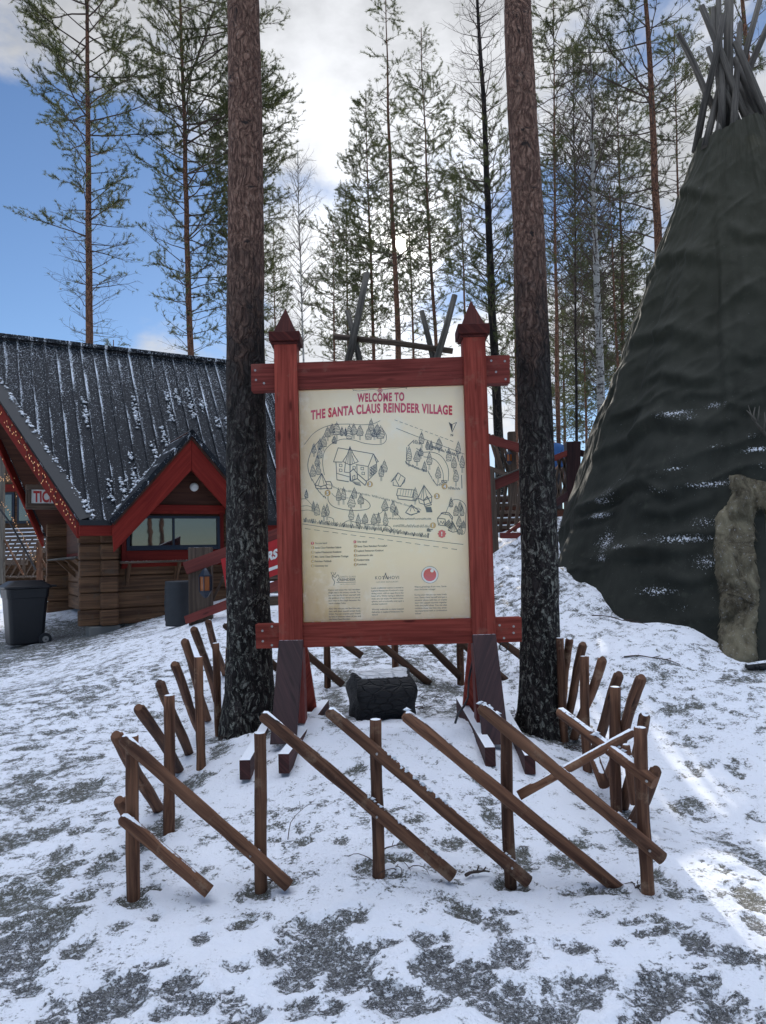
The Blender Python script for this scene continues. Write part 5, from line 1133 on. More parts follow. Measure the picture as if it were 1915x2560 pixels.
shz = CW(380, 1404, .1)[2]; m_ = MB(); m_.bx(CW(303, 1404, .1)[0], wr + .1, WB - .28, WB - .004, shz - .02, shz + .015); sh = kb(m_, 'counter', M['greybrown'])
for uu in (322, 446):
    a = CW(uu, 1440, .15)[0]; m_ = MB(); m_.bx(a - .03, a + .03, WB - .06, WB - .004, shz - .36, shz - .022); m_.prism([(a - .02, WB - .06, shz - .30), (a - .02, WB - .25, shz - .05), (a - .02, WB - .25, shz - .022), (a - .02, WB - .18, shz - .022), (a - .02, WB - .06, shz - .22)], (.04, 0, 0)); m_.build('bracket', M['log'], sh)
c_ = CW(485, 1218, WB - .05); m_ = MB(); m_.tube([c_, c_ - [0, .03, 0], c_ - [0, .05, 0]], [.070, .068, .045], 20); kb(m_, 'round_lamp', M['white'], bevel=0)
# gable end: counter, small window, phone box
gs = CL(180, 1398, .38)[2]; m_ = MB(); m_.bx(.0, .375, WB + .15, WF - .15, gs - .015, gs + .015); sh = kb(m_, 'counter', M['grey'])
for b in (.8, 1.9, 3.0): m_ = MB(); m_.prism([(.37, b, gs - .35), (.04, b, gs - .02), (.12, b, gs - .02), (.37, b, gs - .24)], (0, .05, 0)); m_.build('bracket', M['log'], sh)
g0 = CL(172, 1350, .37)[1]; m_ = MB(); m_.bx(.33, .375, .5, g0, gs + .02, gs + .95); kb(m_, 'hatch_frame', M['red_cabin']); m_ = MB(); m_.bx(.315, .329, .6, g0 - .12, gs + .10, gs + .85); kb(m_, 'hatch', M['log_dark'])
c_ = CL(148, 1355, .37); m_ = MB(); m_.bx(.33, .376, c_[1] - .06, c_[1] + .06, c_[2] - .05, c_[2] + .05); kb(m_, 'socket_box', M['white'], bevel=.01)
c_ = CL(162, 1358, .37); m_ = MB(); m_.bx(.31, .376, c_[1] - .05, c_[1] + .06, c_[2] - .06, c_[2] + .06); kb(m_, 'socket_box', M['white'], bevel=.01)
m_ = MB(); m_.tube([(.34, c_[1], c_[2] - .06), (.35, c_[1] + .01, gs + .2), (.36, c_[1], gs + .02)], .007, 5); kb(m_, 'cord', M['white'], bevel=0)
for (a, b) in ((.32, .36), (LK - .6, .36), (.34, WF - .3), (2.4, .40)):
    m_ = MB(); g = float(gz(*(KO + KA * a + KB * b)[:2])); m_.bx(a - .16, a + .3, b - .14, b + .2, g - .25, zb - .004); kb(m_, 'plinth', M['plinth'], bevel=.02)
m_ = MB(); m_.bx(.7, LK - .4, WB + .03, WB + .1, zb - .5, zb - .003); kb(m_, 'plinth', M['plinth'])
# hanging ticket sign under the prow
tk = thing('ticket_sign', 'wooden framed white sign with red lettering hanging under the kiosk prow', 'sign', KO, TH); TB = 1.75
def TW_(u, v, d=0): return CW(u, v, TB - d)
x0, x1 = TW_(65, 1240)[0], TW_(65, 1240)[0] + 1.05; z1, z0 = TW_(100, 1212)[2], TW_(100, 1273)[2]; wz1, wz0 = TW_(100, 1224)[2], TW_(100, 1258)[2]; xw = TW_(78.5, 1240)[0]
m_ = MB(); m_.bx(x0, x1, TB, TB + .06, wz1, z1); m_.bx(x0, x1, TB, TB + .06, z0, wz0); m_.bx(x0 + .001, xw, TB + .003, TB + .057, wz0 + .001, wz1 - .001); m_.bx(x1 - .08, x1 - .001, TB + .003, TB + .057, wz0 + .001, wz1 - .001); m_.build('frame', M['greybrown'], tk, bevel=.005)
m_ = MB(); m_.bx(xw, x1 - .08, TB + .02, TB + .03, wz0, wz1); bd = m_.build('sign_board', M['white'], tk)
v, f = text_tris('TICKETS', .035); v = v / .70; v[:, 0] -= v[:, 0].min(); hh = (wz1 - wz0); tw = TW_(136, 1240)[0] - TW_(81, 1240)[0]; v[:, 0] *= tw / (v[:, 0].max() * 4.05 / 7); v[:, 1] *= hh * .78
M['signred'] = mat('red_lettering', (.48, .03, .03), .5)[0]
m_ = MB(); m_.add([(xw + .03 + a, TB + .018, wz0 + hh * .11 + b) for a, b in v], f); m_.build('lettering', M['signred'], bd)
m_ = MB(); m_.bx(x0 + .2, x0 + .23, TB + .02, TB + .05, z1, z1 + .9); m_.bx(x1 - .23, x1 - .2, TB + .02, TB + .05, z1, z1 + .5); m_.build('hanger', M['greybrown'], tk)
# strings of small lamps along both bargeboards
def bead_mat():
    mt, t, b = mat('warm_lamp', (.8, .5, .25), .4); b.inputs['Emission Color'].default_value = (1, .50, .20, 1); b.inputs['Emission Strength'].default_value = .45; return mt
M['bead'] = bead_mat()
def light_string(pts, n, spread, lb, o0, drop=0):
    root = thing('light_string', lb, 'string lights', o0, 0, 'strings of small lamps'); m_ = MB(); m2 = MB(); pts = [np.asarray(p, float) - np.asarray(o0) for p in pts]
    seg = [np.linalg.norm(b - a) for a, b in zip(pts, pts[1:])]; tot = sum(seg); prev = None; wire = []
    for k in range(n):
        d = (k + .5) / n * tot; i = 0
        while d > seg[i] and i < len(seg) - 1: d -= seg[i]; i += 1
        p = pts[i] + (pts[i + 1] - pts[i]) * d / seg[i] + np.array([random.gauss(0, spread * .4), random.gauss(0, spread * .4), random.gauss(0, spread) - drop * abs(math.sin(k * .7))]); wire.append(p)
        m2.tube([p, p + [0, 0, -.02]], [.0055, .004], 5)
    m_.tube(wire, .0035, 4, cap=True); m_.build('wire', M['black'], root); m2.build('lamps', M['bead'], root)
KW = lambda l: KO + KA * l[0] + KB * l[1] + np.array([0, 0, l[2]])
e0, e1 = roofpt(0, 0) + [-.06, 0, -.06], roofpt(AP, WR) + [-.06, 0, -.10]; light_string([KW(e0), KW(e1)], 150, .045, 'warm lamps strung along the near red bargeboard of the kiosk', KW(e0))
e0b = np.array([e0[0], 2 * WR - e0[1], e0[2] - .1]); e1b = np.array([e1[0], 2 * WR - e1[1], e1[2] - .1]); light_string([KW(e0b), KW(e1b)], 120, .06, 'warm lamps strung along the far bargeboard of the kiosk', KW(e0b))
# ------------------------------------------------------------------ wheeled bin
bc = P(62, 1603, 11.6); bn_ = thing('wheeled_bin', 'dark plastic wheeled rubbish bin left of the log kiosk', 'bin', G(bc[0], bc[1]), R(24))
def ring(w, d, z, r=.06, n=4, oy=0):
    o = []
    for cx, cy, a0 in ((w - r, d - r, 0), (-w + r, d - r, 90), (-w + r, -d + r, 180), (w - r, -d + r, 270)):
        for k in range(n): a = R(a0 + 90 * k / (n - 1)); o.append((cx + r * math.cos(a), cy + r * math.sin(a) + oy, z))
    return o
def loft(m_, rings):
    n = len(rings[0]); V = [p for r_ in rings for p in r_]; F = []
    for i in range(len(rings) - 1):
        for k in range(n): F.append([i * n + k, i * n + (k + 1) % n, (i + 1) * n + (k + 1) % n, (i + 1) * n + k])
    F.append(list(range(n))[::-1]); F.append([(len(rings) - 1) * n + k for k in range(n)]); m_.add(V, F)
m_ = MB(); loft(m_, [ring(.20, .24, .03), ring(.22, .26, .06), ring(.265, .31, .78), ring(.275, .32, .781), ring(.285, .335, .93)]); m_.build('body', M['bin'], bn_, bevel=.004)
m_ = MB(); loft(m_, [ring(.315, .365, .935), ring(.32, .37, .965), ring(.30, .345, .985), ring(.22, .25, 1.05), ring(.20, .23, 1.06)]); m_.bx(-.26, .26, .371, .44, .945, .975); m_.build('lid', M['bin'], bn_, bevel=.004)
for s in (-1, 1): m_ = MB(); m_.tube([(s * .21, .26, .10), (s * .275, .26, .10)], [.10, .10], 20); w_ = m_.build('wheel', M['black'], bn_, bevel=.008); m_ = MB(); m_.tube([(s * .276, .26, .10), (s * .283, .26, .10)], .05, 12); m_.build('hub', M['screw'], w_)
m_ = MB(); m_.tube([(-.3, .26, .10), (.3, .26, .10)], .012, 8); m_.build('axle', M['black'], bn_)
bn_.rotation_euler = (0, 0, R(-52)); bn_.scale = (.93, .93, .95)
# barrel
bq = P(448, 1540, 10.45); bg_ = G(bq[0], bq[1]); m_ = MB(); hz_ = P(448, 1452, 10.45)[2] - bg_[2]; pr = []
for k in range(25): t = k / 24; pr.append((t * hz_, .185 + .007 * (abs((t * 3) % 1 - .5) < .06) + .004 * math.sin(t * 60) + .012 * math.sin(PI * t)))
m_.tube([bg_ + [0, 0, z] for z, r in pr], [r for z, r in pr], 28); o = m_.build('metal_barrel', M['barrel'], origin=bg_, smooth=False); smooth_sides(o); tag(o, 'ribbed dark metal barrel under the kiosk counter', 'barrel')
# ------------------------------------------------------------------ stairs, left part
YL = 9.9
sA = thing('stair_rail', 'red and brown stair railing starting from a broad post by the kiosk', 'railing', G(P(500, 1560, YL)[0], YL)); SO = np.array(sA.location)
def pz(name, pts, y, mt, par, dep=.05, org=SO, bevel=.004): m_ = MB(); m_.prism([P(a, b, y) for a, b in pts], (0, dep, 0)); return m_.build(name, M[mt], par, origin=org, bevel=bevel)
pz('post', [(470, 1369), (527, 1368), (529, 1562), (472, 1564)], YL, 'greybrown', sA, .12)
pz('handrail', [(456, 1407), (760, 1296), (760, 1330), (467, 1436)], YL - .055, 'red_dull', sA); pz('lower_rail', [(460, 1541), (760, 1424), (760, 1452), (465, 1561)], YL - .055, 'red_dull', sA)
for (u0, u1) in ((600, 590), (640, 630), (720, 712)): pz('baluster', [(u0, 1340), (u0 + 8, 1340), (u1 + 8, 1500), (u1, 1500)], YL + .02, 'greybrown', sA, .03)
pz('brace', [(556, 1440), (562, 1442), (534, 1500), (529, 1497)], YL + .1, 'greybrown', sA, .03)
bnr = thing('red_banner', 'red banner with white letters tied between the stair rails', 'banner', P(650, 1400, YL - .08)); BO = np.array(bnr.location)
M['banner'] = plain('banner_cloth', (.42, .015, .018), .6)
bs = pz('cloth', [(552, 1398), (745, 1329), (747, 1416), (567, 1484)], YL - .075, 'banner', bnr, .006, BO, 0)
v, f = text_tris('RS', .05); v = v / .70; v[:, 0] -= v[:, 0].min(); v[:, 0] /= v[:, 0].max(); m_ = MB(); m_.add([P(667 + 26 * a + 2.5 * b, 1403 - 9.5 * a - 22 * b, YL - .080) for a, b in v], f); m_.build('lettering', M['white'], bs, origin=BO)
pz('stripe', [(600, 1446), (745, 1394), (745, 1402), (602, 1454)], YL - .081, 'white', bs, .003, BO, 0)
def lantern(u0, u1, v0, v1, y, lb, dark=.0):
    c = P((u0 + u1) / 2, v1, y); top = P((u0 + u1) / 2, v0, y)[2]; r = (u1 - u0) / 2 * y / FPX; H = top - c[2]; ro = thing('lantern', lb, 'lantern', c, 0, 'lanterns on the stair posts'); m_ = MB(); hx = PI / 6
    m_.tube([(0, 0, 0), (0, 0, H * .06), (0, 0, H * .20), (0, 0, H * .24)], [r * .15, r * .5, r * .95, r * 1.02], 6, off=hx); m_.build('base', M['darkmetal'], ro)
    m_ = MB(); m_.tube([(0, 0, H * .72), (0, 0, H * .76), (0, 0, H * .92), (0, 0, H)], [r * 1.08, r * 1.0, r * .5, r * .12], 6, off=hx); m_.build('cap', M['darkmetal'], ro)
    m_ = MB()
    for k in range(6): a = hx + k * PI / 3; m_.tube([(r * .95 * math.cos(a), r * .95 * math.sin(a), H * .24), (r * .98 * math.cos(a), r * .98 * math.sin(a), H * .72)], r * .09, 4)
    m_.build('bars', M['darkmetal'], ro); m_ = MB(); m_.tube([(0, 0, H * .245), (0, 0, H * .715)], [r * .84, r * .86], 6, off=hx); m_.build('glass', M['lampglass'], ro)
    m_ = MB(); m_.bx(-.012, .012, r, r + .09, H * .5, H * .95); m_.build('bracket', M['darkmetal'], ro); return ro
lantern(498, 530, 1420, 1495, YL - .16, 'dark lantern with orange glass on the broad post by the kiosk')
lantern(1265, 1282, 1126, 1162, 11.9, 'small dark orange-glass lantern on a post behind the right trunk')
st1 = thing('wooden_steps', 'snow-dusted wooden steps between the left trunk and the board', 'steps', G(P(690, 1560, 10)[0], 10.0)); ST = np.array(st1.location)
for i, (v0, y) in enumerate([(1566, 10.05), (1532, 10.45), (1494, 10.85), (1462, 11.25), (1430, 11.65)]):
    a = P(575, v0, y); b = P(790, v0 - 5, y); m_ = MB(); m_.prism([a + [0, 0, 0], b * [1, 1, 0] + [0, 0, a[2]], b * [1, 1, 0] + [0, 0, a[2] - .13], a - [0, 0, .13]], (0, .40, 0)); m_.build('step', M['greybrown'], st1, origin=ST, bevel=.006)
    m_ = MB(); m_.bx(a[0] + .1, b[0], y + .01, y + .33, a[2] + .001, a[2] + .028); m_.build('snow_cover', M['snow'], st1, origin=ST, bevel=.012)
# ------------------------------------------------------------------ hut hidden behind the board, crossed poles over its roof
hy = 14.0; hut = thing('roofed_hut', 'crossed weathered poles and ridge log over a hut roof behind the board', 'hut', G(P(985, 900, hy)[0], hy)); HO = np.array(hut.location)
hx0, hx1 = P(800, 915, hy)[0], P(1150, 915, hy)[0]; hz = P(985, 925, hy)[2]; gzh = HO[2]
for s in (-1, 1):
    m_ = MB(); m_.prism([(hx0, hy, hz), (hx1, hy, hz), (hx1, hy + s * 2.2, hz - 1.9), (hx0, hy + s * 2.2, hz - 1.9)], (0, 0, -.08)); m_.build('roof', M['roofdark'], hut, origin=HO)
m_ = MB()
for i in range(9): z = gzh - .1 + i * .25; m_.bx(hx0 + .3, hx1 - .3, hy - 1.8, hy - 1.62, z + .004, z + .246); m_.bx(hx0 + .3, hx1 - .3, hy + 1.62, hy + 1.8, z + .004, z + .246)
m_.build('log_wall', M['log'], hut, origin=HO, bevel=.02)
for x in (hx0 + .3, hx1 - .45): m_ = MB(); m_.prism([(x, hy - 1.61, gzh - .1), (x, hy - 1.61, gzh + 2.1), (x, hy, hz - .15), (x, hy + 1.61, gzh + 2.1), (x, hy + 1.61, gzh - .1)], (.15, 0, 0)); m_.build('gable_wall', M['log'], hut, origin=HO)
for (a, b, r, dy) in [((917, 683), (866, 925), .066, -.09), ((868, 776), (905, 925), .055, .07), ((1137, 738), (1084, 925), .062, -.09), ((1054, 777), (1089, 925), .055, .07)]:
    m_ = MB(); p0, p1 = P(*a, hy + dy), P(*b, hy + dy * 1.4); m_.tube([p0, (p0 + p1) / 2 + [.01, 0, 0], p1], [r * .9, r, r * 1.05], 12); o = m_.build('crossed_pole', M['grey'], hut, origin=HO); smooth_sides(o)
m_ = MB(); m_.tube([P(834, 841, hy), P(985, 857, hy), P(1132, 878, hy)], .058, 12); o = m_.build('ridge_log', M['greybrown'], hut, origin=HO); smooth_sides(o)
# ------------------------------------------------------------------ tipi
tipi = thing('tipi', 'tall dark canvas tipi with snow on its folds at the right edge', 'tipi', (TC[0], TC[1], float(gz(*TC)))); TO = np.array(tipi.location)
az0 = math.atan2(-TC[1], -TC[0])
def tipi_uv(u, v):
    q = on_tipi(u, v); a = math.atan2(q[1] - TC[1], q[0] - TC[0]); a = (a - az0 + PI) % (2 * PI) - PI; return a, q[2]
na, nz = 620, 300
A_ = np.linspace(-PI, PI, na, endpoint=False); Z_ = np.linspace(-.3, 7.2, nz); AA, ZZ = np.meshgrid(A_, Z_)
RR = np.maximum(tip_r(ZZ), .1); SS = AA * RR
facet = .035 * RR / 2.4 * (np.cos(AA * 14 + .4) - .6 * np.abs(np.sin(AA * 7 + .2)))
disp = facet + (fbm(AA * 5 + 20, ZZ * 1.6 + 9, 4, 60) - .47) * .06 + (fbm(AA * 9 + 50, ZZ * .5 + 3, 3, 66) - .45) * .10 + (fbm(AA * 16 + ZZ * 1.3 + 20, ZZ * 5 - AA * 2 + 39, 3, 61) - .45) * .022
rg = 1 - np.abs(2 * fbm(AA * 2.0 + 11, ZZ * 2.3 - AA * 1.7 + 30, 3, 91) / .875 - 1); disp = disp + .050 * rg ** 3 * np.clip(1.2 - ZZ / 9, 0, 1)
def fold(pts, amp, sig, under=.55):
    """a crease: cloth bulges along the line and tucks in just below it"""
    global disp
    q = np.array([tipi_uv(*p) for p in pts]); best = np.full(AA.shape, 9.0); sgn = np.zeros(AA.shape); fade = np.ones(AA.shape)
    for k, (a, b) in enumerate(zip(q, q[1:])):
        rm = max(.4, tip_r((a[1] + b[1]) / 2)); X = (AA - a[0]) * rm; Y = ZZ - a[1]; dx, dy = (b[0] - a[0]) * rm, b[1] - a[1]; L = dx * dx + dy * dy + 1e-9
        t = np.clip((X * dx + Y * dy) / L, 0, 1); ex, ey = X - t * dx, Y - t * dy; d = np.hypot(ex, ey); m = d < best
        s = (X * dy - Y * dx) / math.sqrt(L); g = (k + t) / (len(q) - 1); best = np.where(m, d, best); sgn = np.where(m, s, sgn); fade = np.where(m, np.sin(np.clip(g, .04, .96) * PI) ** .6, fade)
    if q[-1][0] < q[0][0]: sgn = -sgn
    disp = disp + 1.0 * amp * fade * np.exp(-(best / sig) ** 2) - 1.0 * amp * under * fade * np.exp(-((best - sig * 1.5) / sig) ** 2) * (sgn > 0)
for f_ in [([(1490, 1140), (1560, 1098), (1610, 1058), (1650, 1038), (1700, 1052), (1790, 1058)], .075, .09), ([(1445, 1275), (1510, 1245), (1570, 1212), (1612, 1200)], .07, .07), ([(1612, 1200), (1650, 1222), (1690, 1240)], .035, .05), ([(1436, 1310), (1490, 1290), (1535, 1272)], .05, .05),
           ([(1475, 1395), (1540, 1378), (1585, 1364), (1640, 1374), (1720, 1378)], .075, .08), ([(1618, 700), (1660, 645), (1720, 628), (1800, 650)], .05, .10), ([(1556, 885), (1620, 835), (1690, 818), (1770, 850)], .06, .10), ([(1680, 500), (1730, 470), (1800, 490)], .04, .08), ([(1820, 560), (1870, 590), (1915, 580)], .04, .08), ([(1820, 750), (1870, 720), (1915, 740)], .04, .09),
           ([(1740, 385), (1690, 520), (1640, 660), (1600, 780), (1560, 900)], .04, .06), ([(1580, 850), (1540, 960), (1500, 1060), (1470, 1150)], .05, .06), ([(1800, 365), (1803, 600), (1812, 850), (1822, 1050), (1826, 1170)], .035, .045), ([(1700, 1000), (1730, 980), (1800, 985)], .03, .05), ([(1600, 960), (1660, 930), (1740, 950), (1800, 940)], .04, .07), ([(1600, 1270), (1680, 1285), (1800, 1230)], .03, .07), ([(1540, 560 + 480), (1600, 1010), (1650, 960)], .03, .06), ([(1840, 880), (1880, 900), (1915, 890)], .03, .06), ([(1830, 1010), (1870, 1020), (1915, 1000)], .03, .06), ([(1650, 1440), (1720, 1455), (1790, 1440)], .03, .06)]: fold(*f_)
RF = RR + disp
# lower hem sways in
X = TC[0] + RF * np.cos(AA + az0); Y = TC[1] + RF * np.sin(AA + az0)
snow = np.zeros(AA.shape)
for (u, v, ru, rv, s) in [(1690, 1034, 55, 12, .9), (1785, 1012, 45, 12, .75), (1720, 1045, 40, 12, .6), (1893, 1124, 45, 9, 1), (1880, 1090, 30, 10, .6), (1690, 1173, 50, 8, .75), (1775, 1210, 75, 11, .9), (1790, 1115, 30, 8, .7), (1520, 1232, 45, 30, .6), (1505, 1252, 40, 14, .8), (1495, 1288, 55, 11, .9), (1640, 1222, 40, 16, .55), (1660, 1230, 24, 10, .6), (1710, 1347, 95, 14, .9), (1620, 1335, 50, 10, .5), (1505, 1355, 50, 40, .8), (1560, 1366, 40, 10, .8), (1500, 1395, 40, 16, .8),
                          (1640, 1478, 60, 16, .8), (1700, 1520, 30, 14, .5), (1765, 1405, 50, 26, .75), (1755, 1305, 50, 24, .65), (1790, 1180, 80, 70, .32), (1700, 1140, 60, 40, .3), (1540, 1200, 60, 40, .35), (1905, 1165, 30, 16, .5), (1700, 830, 60, 10, .3), (1700, 1010, 160, 14, .3), (1790, 1500, 40, 80, .35)]:
    a, z = tipi_uv(u, v); a2, z2 = tipi_uv(u, v + rv); r_ = tip_r(z); sx = ru * 8.0 / FPX * 1.1; sz = max(abs(z2 - z), .02); snow = np.maximum(snow, s * np.exp(-(((AA - a) * r_ / sx) ** 2 + ((ZZ - z) / sz) ** 2) ** .8))
V = np.stack([X, Y, ZZ], -1).reshape(-1, 3) - TO; ii = np.arange(na * nz).reshape(nz, na); jj = np.roll(ii, -1, 1)
F = np.stack([ii[:-1], jj[:-1], jj[1:], ii[1:]], -1).reshape(-1, 4)
da, dz = tipi_uv(1905, 1262); ca = da + .55 / tip_r(1.4); Af = AA[:-1].reshape(-1); Zf = ZZ[:-1].reshape(-1)
hole = (np.abs(Af - ca) * tip_r(Zf) < .50 + .05 * (2 - Zf)) & (Zf < dz + .1); F = F[~hole]
topc = Zf[~hole] < 7.06 + .06 * np.sin(Af[~hole] * 3); F = F[topc]
def canvas_mat():
    mt, t, b = mat('waxed_canvas', (.03, .034, .028), .78, .25); ob, uv = coords(t); at_ = t.n('ShaderNodeAttribute'); at_.attribute_name = 'snowy'
    n = t.noise(t.map(ob, scale=(1, 1, .35)), 2.2, 5, .65); fi = t.noise(ob, 55, 4, .75); sp = t.n('ShaderNodeSeparateXYZ'); t.put(sp.inputs[0], ob)
    hi = t.ss(sp.outputs[2], .5, 4.5); c = t.mix(t.ss(n, .3, .7), (.013, .015, .012), (.031, .033, .027)); c = t.mix(t.math('MULTIPLY', hi, .6), c, (.042, .041, .024))
    c = t.mix(t.math('MULTIPLY', t.ss(t.noise(ob, 7, 5, .7), .55, .75), .35), c, (.075, .080, .06))
    k = t.math('ADD', t.math('MULTIPLY', at_.outputs['Fac'], .30), t.math('MULTIPLY', fi, .9)); m1 = t.ss(k, .68, .74)
    m2 = t.math('MULTIPLY', t.ss(fi, .70, .73), .6); m1 = t.math('MAXIMUM', m1, m2)
    t.put(b.inputs['Base Color'], t.mix(m1, c, SNOW)); wv = t.noise(t.map(ob, scale=(1, 1, 1)), 420, 2, .5)
    setbump(t, b, t.math('ADD', t.math('ADD', t.math('MULTIPLY', m1, 1.2), t.math('MULTIPLY', wv, .12)), t.math('MULTIPLY', t.noise(ob, 18, 4, .6), .5)), .5, .012)
    tr = t.n('ShaderNodeBsdfTranslucent'); tr.inputs[0].default_value = (.16, .15, .07, 1); mx = t.n('ShaderNodeMixShader'); mx.inputs[0].default_value = .10
    out = mt.node_tree.nodes['Material Output']; t.nt.links.new(b.outputs[0], mx.inputs[1]); t.nt.links.new(tr.outputs[0], mx.inputs[2]); t.nt.links.new(mx.outputs[0], out.inputs[0]); return mt
M['canvas'] = canvas_mat(); cv = arrays('canvas', V, F, M['canvas'], tipi, smooth=True)
a = cv.data.attributes.new('snowy', 'FLOAT', 'POINT'); a.data.foreach_set('value', snow.astype(np.float32).ravel())
for (p0, p1, r0, r1, d0, d1) in [((1695, 82), (1800, 300), .040, .045, -.25, .2), ((1754, 16), (1880, 330), .045, .05, .0, -.1), ((1783, 20), (1806, 330), .04, .05, .25, .1), ((1809, 38), (1738, 380), .045, .052, -.12, .15), ((1824, -60), (1818, 330), .062, .066, .05, .0), ((1806, 190), (1762, 370), .042, .05, .18, -.2), ((1935, 30), (1800, 345), .045, .05, .2, .3),
                              ((1838, 105), (1935, 330), .045, .052, -.12, -.25), ((1836, 147), (1925, 350), .045, .052, .1, -.25), ((1842, 190), (1905, 345), .05, .055, .3, -.3), ((1796, -30), (1806, 350), .04, .05, .3, -.25), ((1815, 200), (1790, 370), .045, .05, .22, -.35), ((1850, 60), (1832, 350), .04, .05, .35, -.4), ((1860, 230), (1880, 340), .042, .05, .3, -.35), ((1770, 120), (1860, 345), .035, .045, .3, -.3), ((1828, 250), (1850, 340), .045, .05, .2, -.4), ((1900, 0), (1815, 330), .042, .05, .35, .35)]:
    a_ = P(*p0, TC[1] + d0); b_ = P(*p1, TC[1] + d1); m_ = MB(); k = random.uniform(-.015, .015); m_.tube([a_, a_ * .66 + b_ * .34 + [k, 0, 0], a_ * .33 + b_ * .67 - [k, 0, 0], b_], [r0 * .92, r0, (r0 + r1) / 2, r1], 10, rnd=.06); o = m_.build('pole', M['grey'], tipi, origin=TO); smooth_sides(o)
# hide round the doorway
def hide_mat():
    mt, t, b = mat('reindeer_hide', (.2, .17, .13), .95, .1); ob, uv = coords(t); n = t.noise(t.map(ob, scale=(1, 1, .5)), 5, 6, .7, .6); fu = t.noise(t.map(ob, scale=(9, 9, .8)), 22, 4, .7)
    c = t.mix(t.ss(n, .32, .66), (.035, .024, .017), (.26, .225, .15)); c = t.mix(t.math('MULTIPLY', t.ss(fu, .4, .7), .4), c, (.28, .26, .19)); m1 = t.ss(t.noise(ob, 34, 4, .75), .60, .65)
    t.put(b.inputs['Base Color'], t.mix(t.math('MULTIPLY', m1, .25), c, SNOW)); setbump(t, b, t.math('ADD', fu, n), .9, .02); return mt
M['hide'] = hide_mat()
def hide(name, Lft, Rgt, lift, seed, lb=None):
    n, k = len(Lft), 12; rr = []
    for i in range((n - 1) * 8 + 1):
        t = i / 8; j = min(n - 2, int(t)); f = t - j; a = np.array(Lft[j]) * (1 - f) + np.array(Lft[j + 1]) * f; b = np.array(Rgt[j]) * (1 - f) + np.array(Rgt[j + 1]) * f
        w = random.gauss(0, 1.6); row = []
        for q in range(k):
            s = q / (k - 1); u, v = a * (1 - s) + b * s; u += w * (1 - 2 * s) + random.gauss(0, 1.2); a0, z0 = tipi_uv(u, v); R_ = tip_r(z0) + lift + .05 * math.sin(s * PI) + (float(fbm(u * .035 + seed, v * .02, 3, seed)) - .45) * .22
            row.append((TC[0] + R_ * math.cos(a0 + az0), TC[1] + R_ * math.sin(a0 + az0), z0))
        rr.append(row)
    m_ = MB(); V = [p for r_ in rr for p in r_]; F = [[i * k + j, i * k + j + 1, (i + 1) * k + j + 1, (i + 1) * k + j] for i in range(len(rr) - 1) for j in range(k - 1)]; m_.add(V, F); o = m_.build(name, M['hide'], tipi, origin=TO, smooth=True); so_ = o.modifiers.new('thick', 'SOLIDIFY'); so_.thickness = .025; so_.offset = -1
    A3 = np.array(rr); r = np.random.default_rng(seed); nI, nJ = A3.shape[:2]; N = int(150 * nI)
    I = r.integers(0, nI - 1, N); J = r.integers(0, nJ - 1, N); fi, fj = r.random((N, 1)), r.random((N, 1))
    Pq = (A3[I, J] * (1 - fi) + A3[I + 1, J] * fi) * (1 - fj) + (A3[I, J + 1] * (1 - fi) + A3[I + 1, J + 1] * fi) * fj
    out = Pq - np.array([TC[0], TC[1], 0]); out[:, 2] = 0; out /= np.linalg.norm(out, axis=1)[:, None]; tang = np.stack([-out[:, 1], out[:, 0], out[:, 2]], 1)
    dr = out * r.uniform(.25, .8, (N, 1)) + np.array([0, 0, -1.0]) + tang * r.normal(0, .35, (N, 1)); dr /= np.linalg.norm(dr, axis=1)[:, None]
    Lr = r.uniform(.04, .10, (N, 1)); w3 = tang * .0045; Vv = np.stack([Pq + out * .003 - w3, Pq + out * .003 + w3, Pq + out * .004 + dr * Lr], 1).reshape(-1, 3) - TO
    arrays('fur', Vv, np.arange(len(Vv)).reshape(-1, 3), M['hide'], o)
hide('hide_flap', [(1830, 1192), (1842, 1240), (1800, 1290), (1796, 1380), (1800, 1450), (1812, 1480)], [(1862, 1196), (1890, 1250), (1885, 1290), (1886, 1380), (1896, 1470), (1886, 1510)], .085, 3)
hide('hide_flap', [(1812, 1462), (1806, 1500), (1802, 1580), (1808, 1645)], [(1894, 1470), (1898, 1520), (1888, 1580), (1892, 1655)], .07, 9)
hide('hide_roll', [(1836, 1190), (1880, 1198), (1930, 1212)], [(1852, 1232), (1886, 1262), (1930, 1262)], .10, 15)
# antler on the canvas
ro = P(1912, 1090, 7.4); ro = on_tipi(1908, 1095) ; an = []
m_ = MB()
def au(u, v, l=.10): a0, z0 = tipi_uv(u, v); R_ = tip_r(z0) + l; return np.array([TC[0] + R_ * math.cos(a0 + az0), TC[1] + R_ * math.sin(a0 + az0), z0])
m_.tube([au(1922, 1105), au(1908, 1085, .14), au(1892, 1066, .16), (au(1884, 1045, .14)), au(1888, 1022, .1)], [.016, .015, .013, .010, .004], 8)
for a, b, c in [((1900, 1076), (1882, 1052), (1872, 1018)), ((1892, 1066), (1896, 1044), (1898, 1020)), ((1890, 1060), (1876, 1040), (1868, 1030)), ((1906, 1084), (1912, 1060), (1910, 1036))]: m_.tube([au(*a, .16), au(*b, .15), au(*c, .12)], [.011, .008, .003], 6)
o = m_.build('reindeer_antler', plain('antler_bone', (.05, .045, .035), .7), origin=ro, smooth=True); tag(o, 'dark branched antler fixed on the tipi canvas above the hide', 'antler')
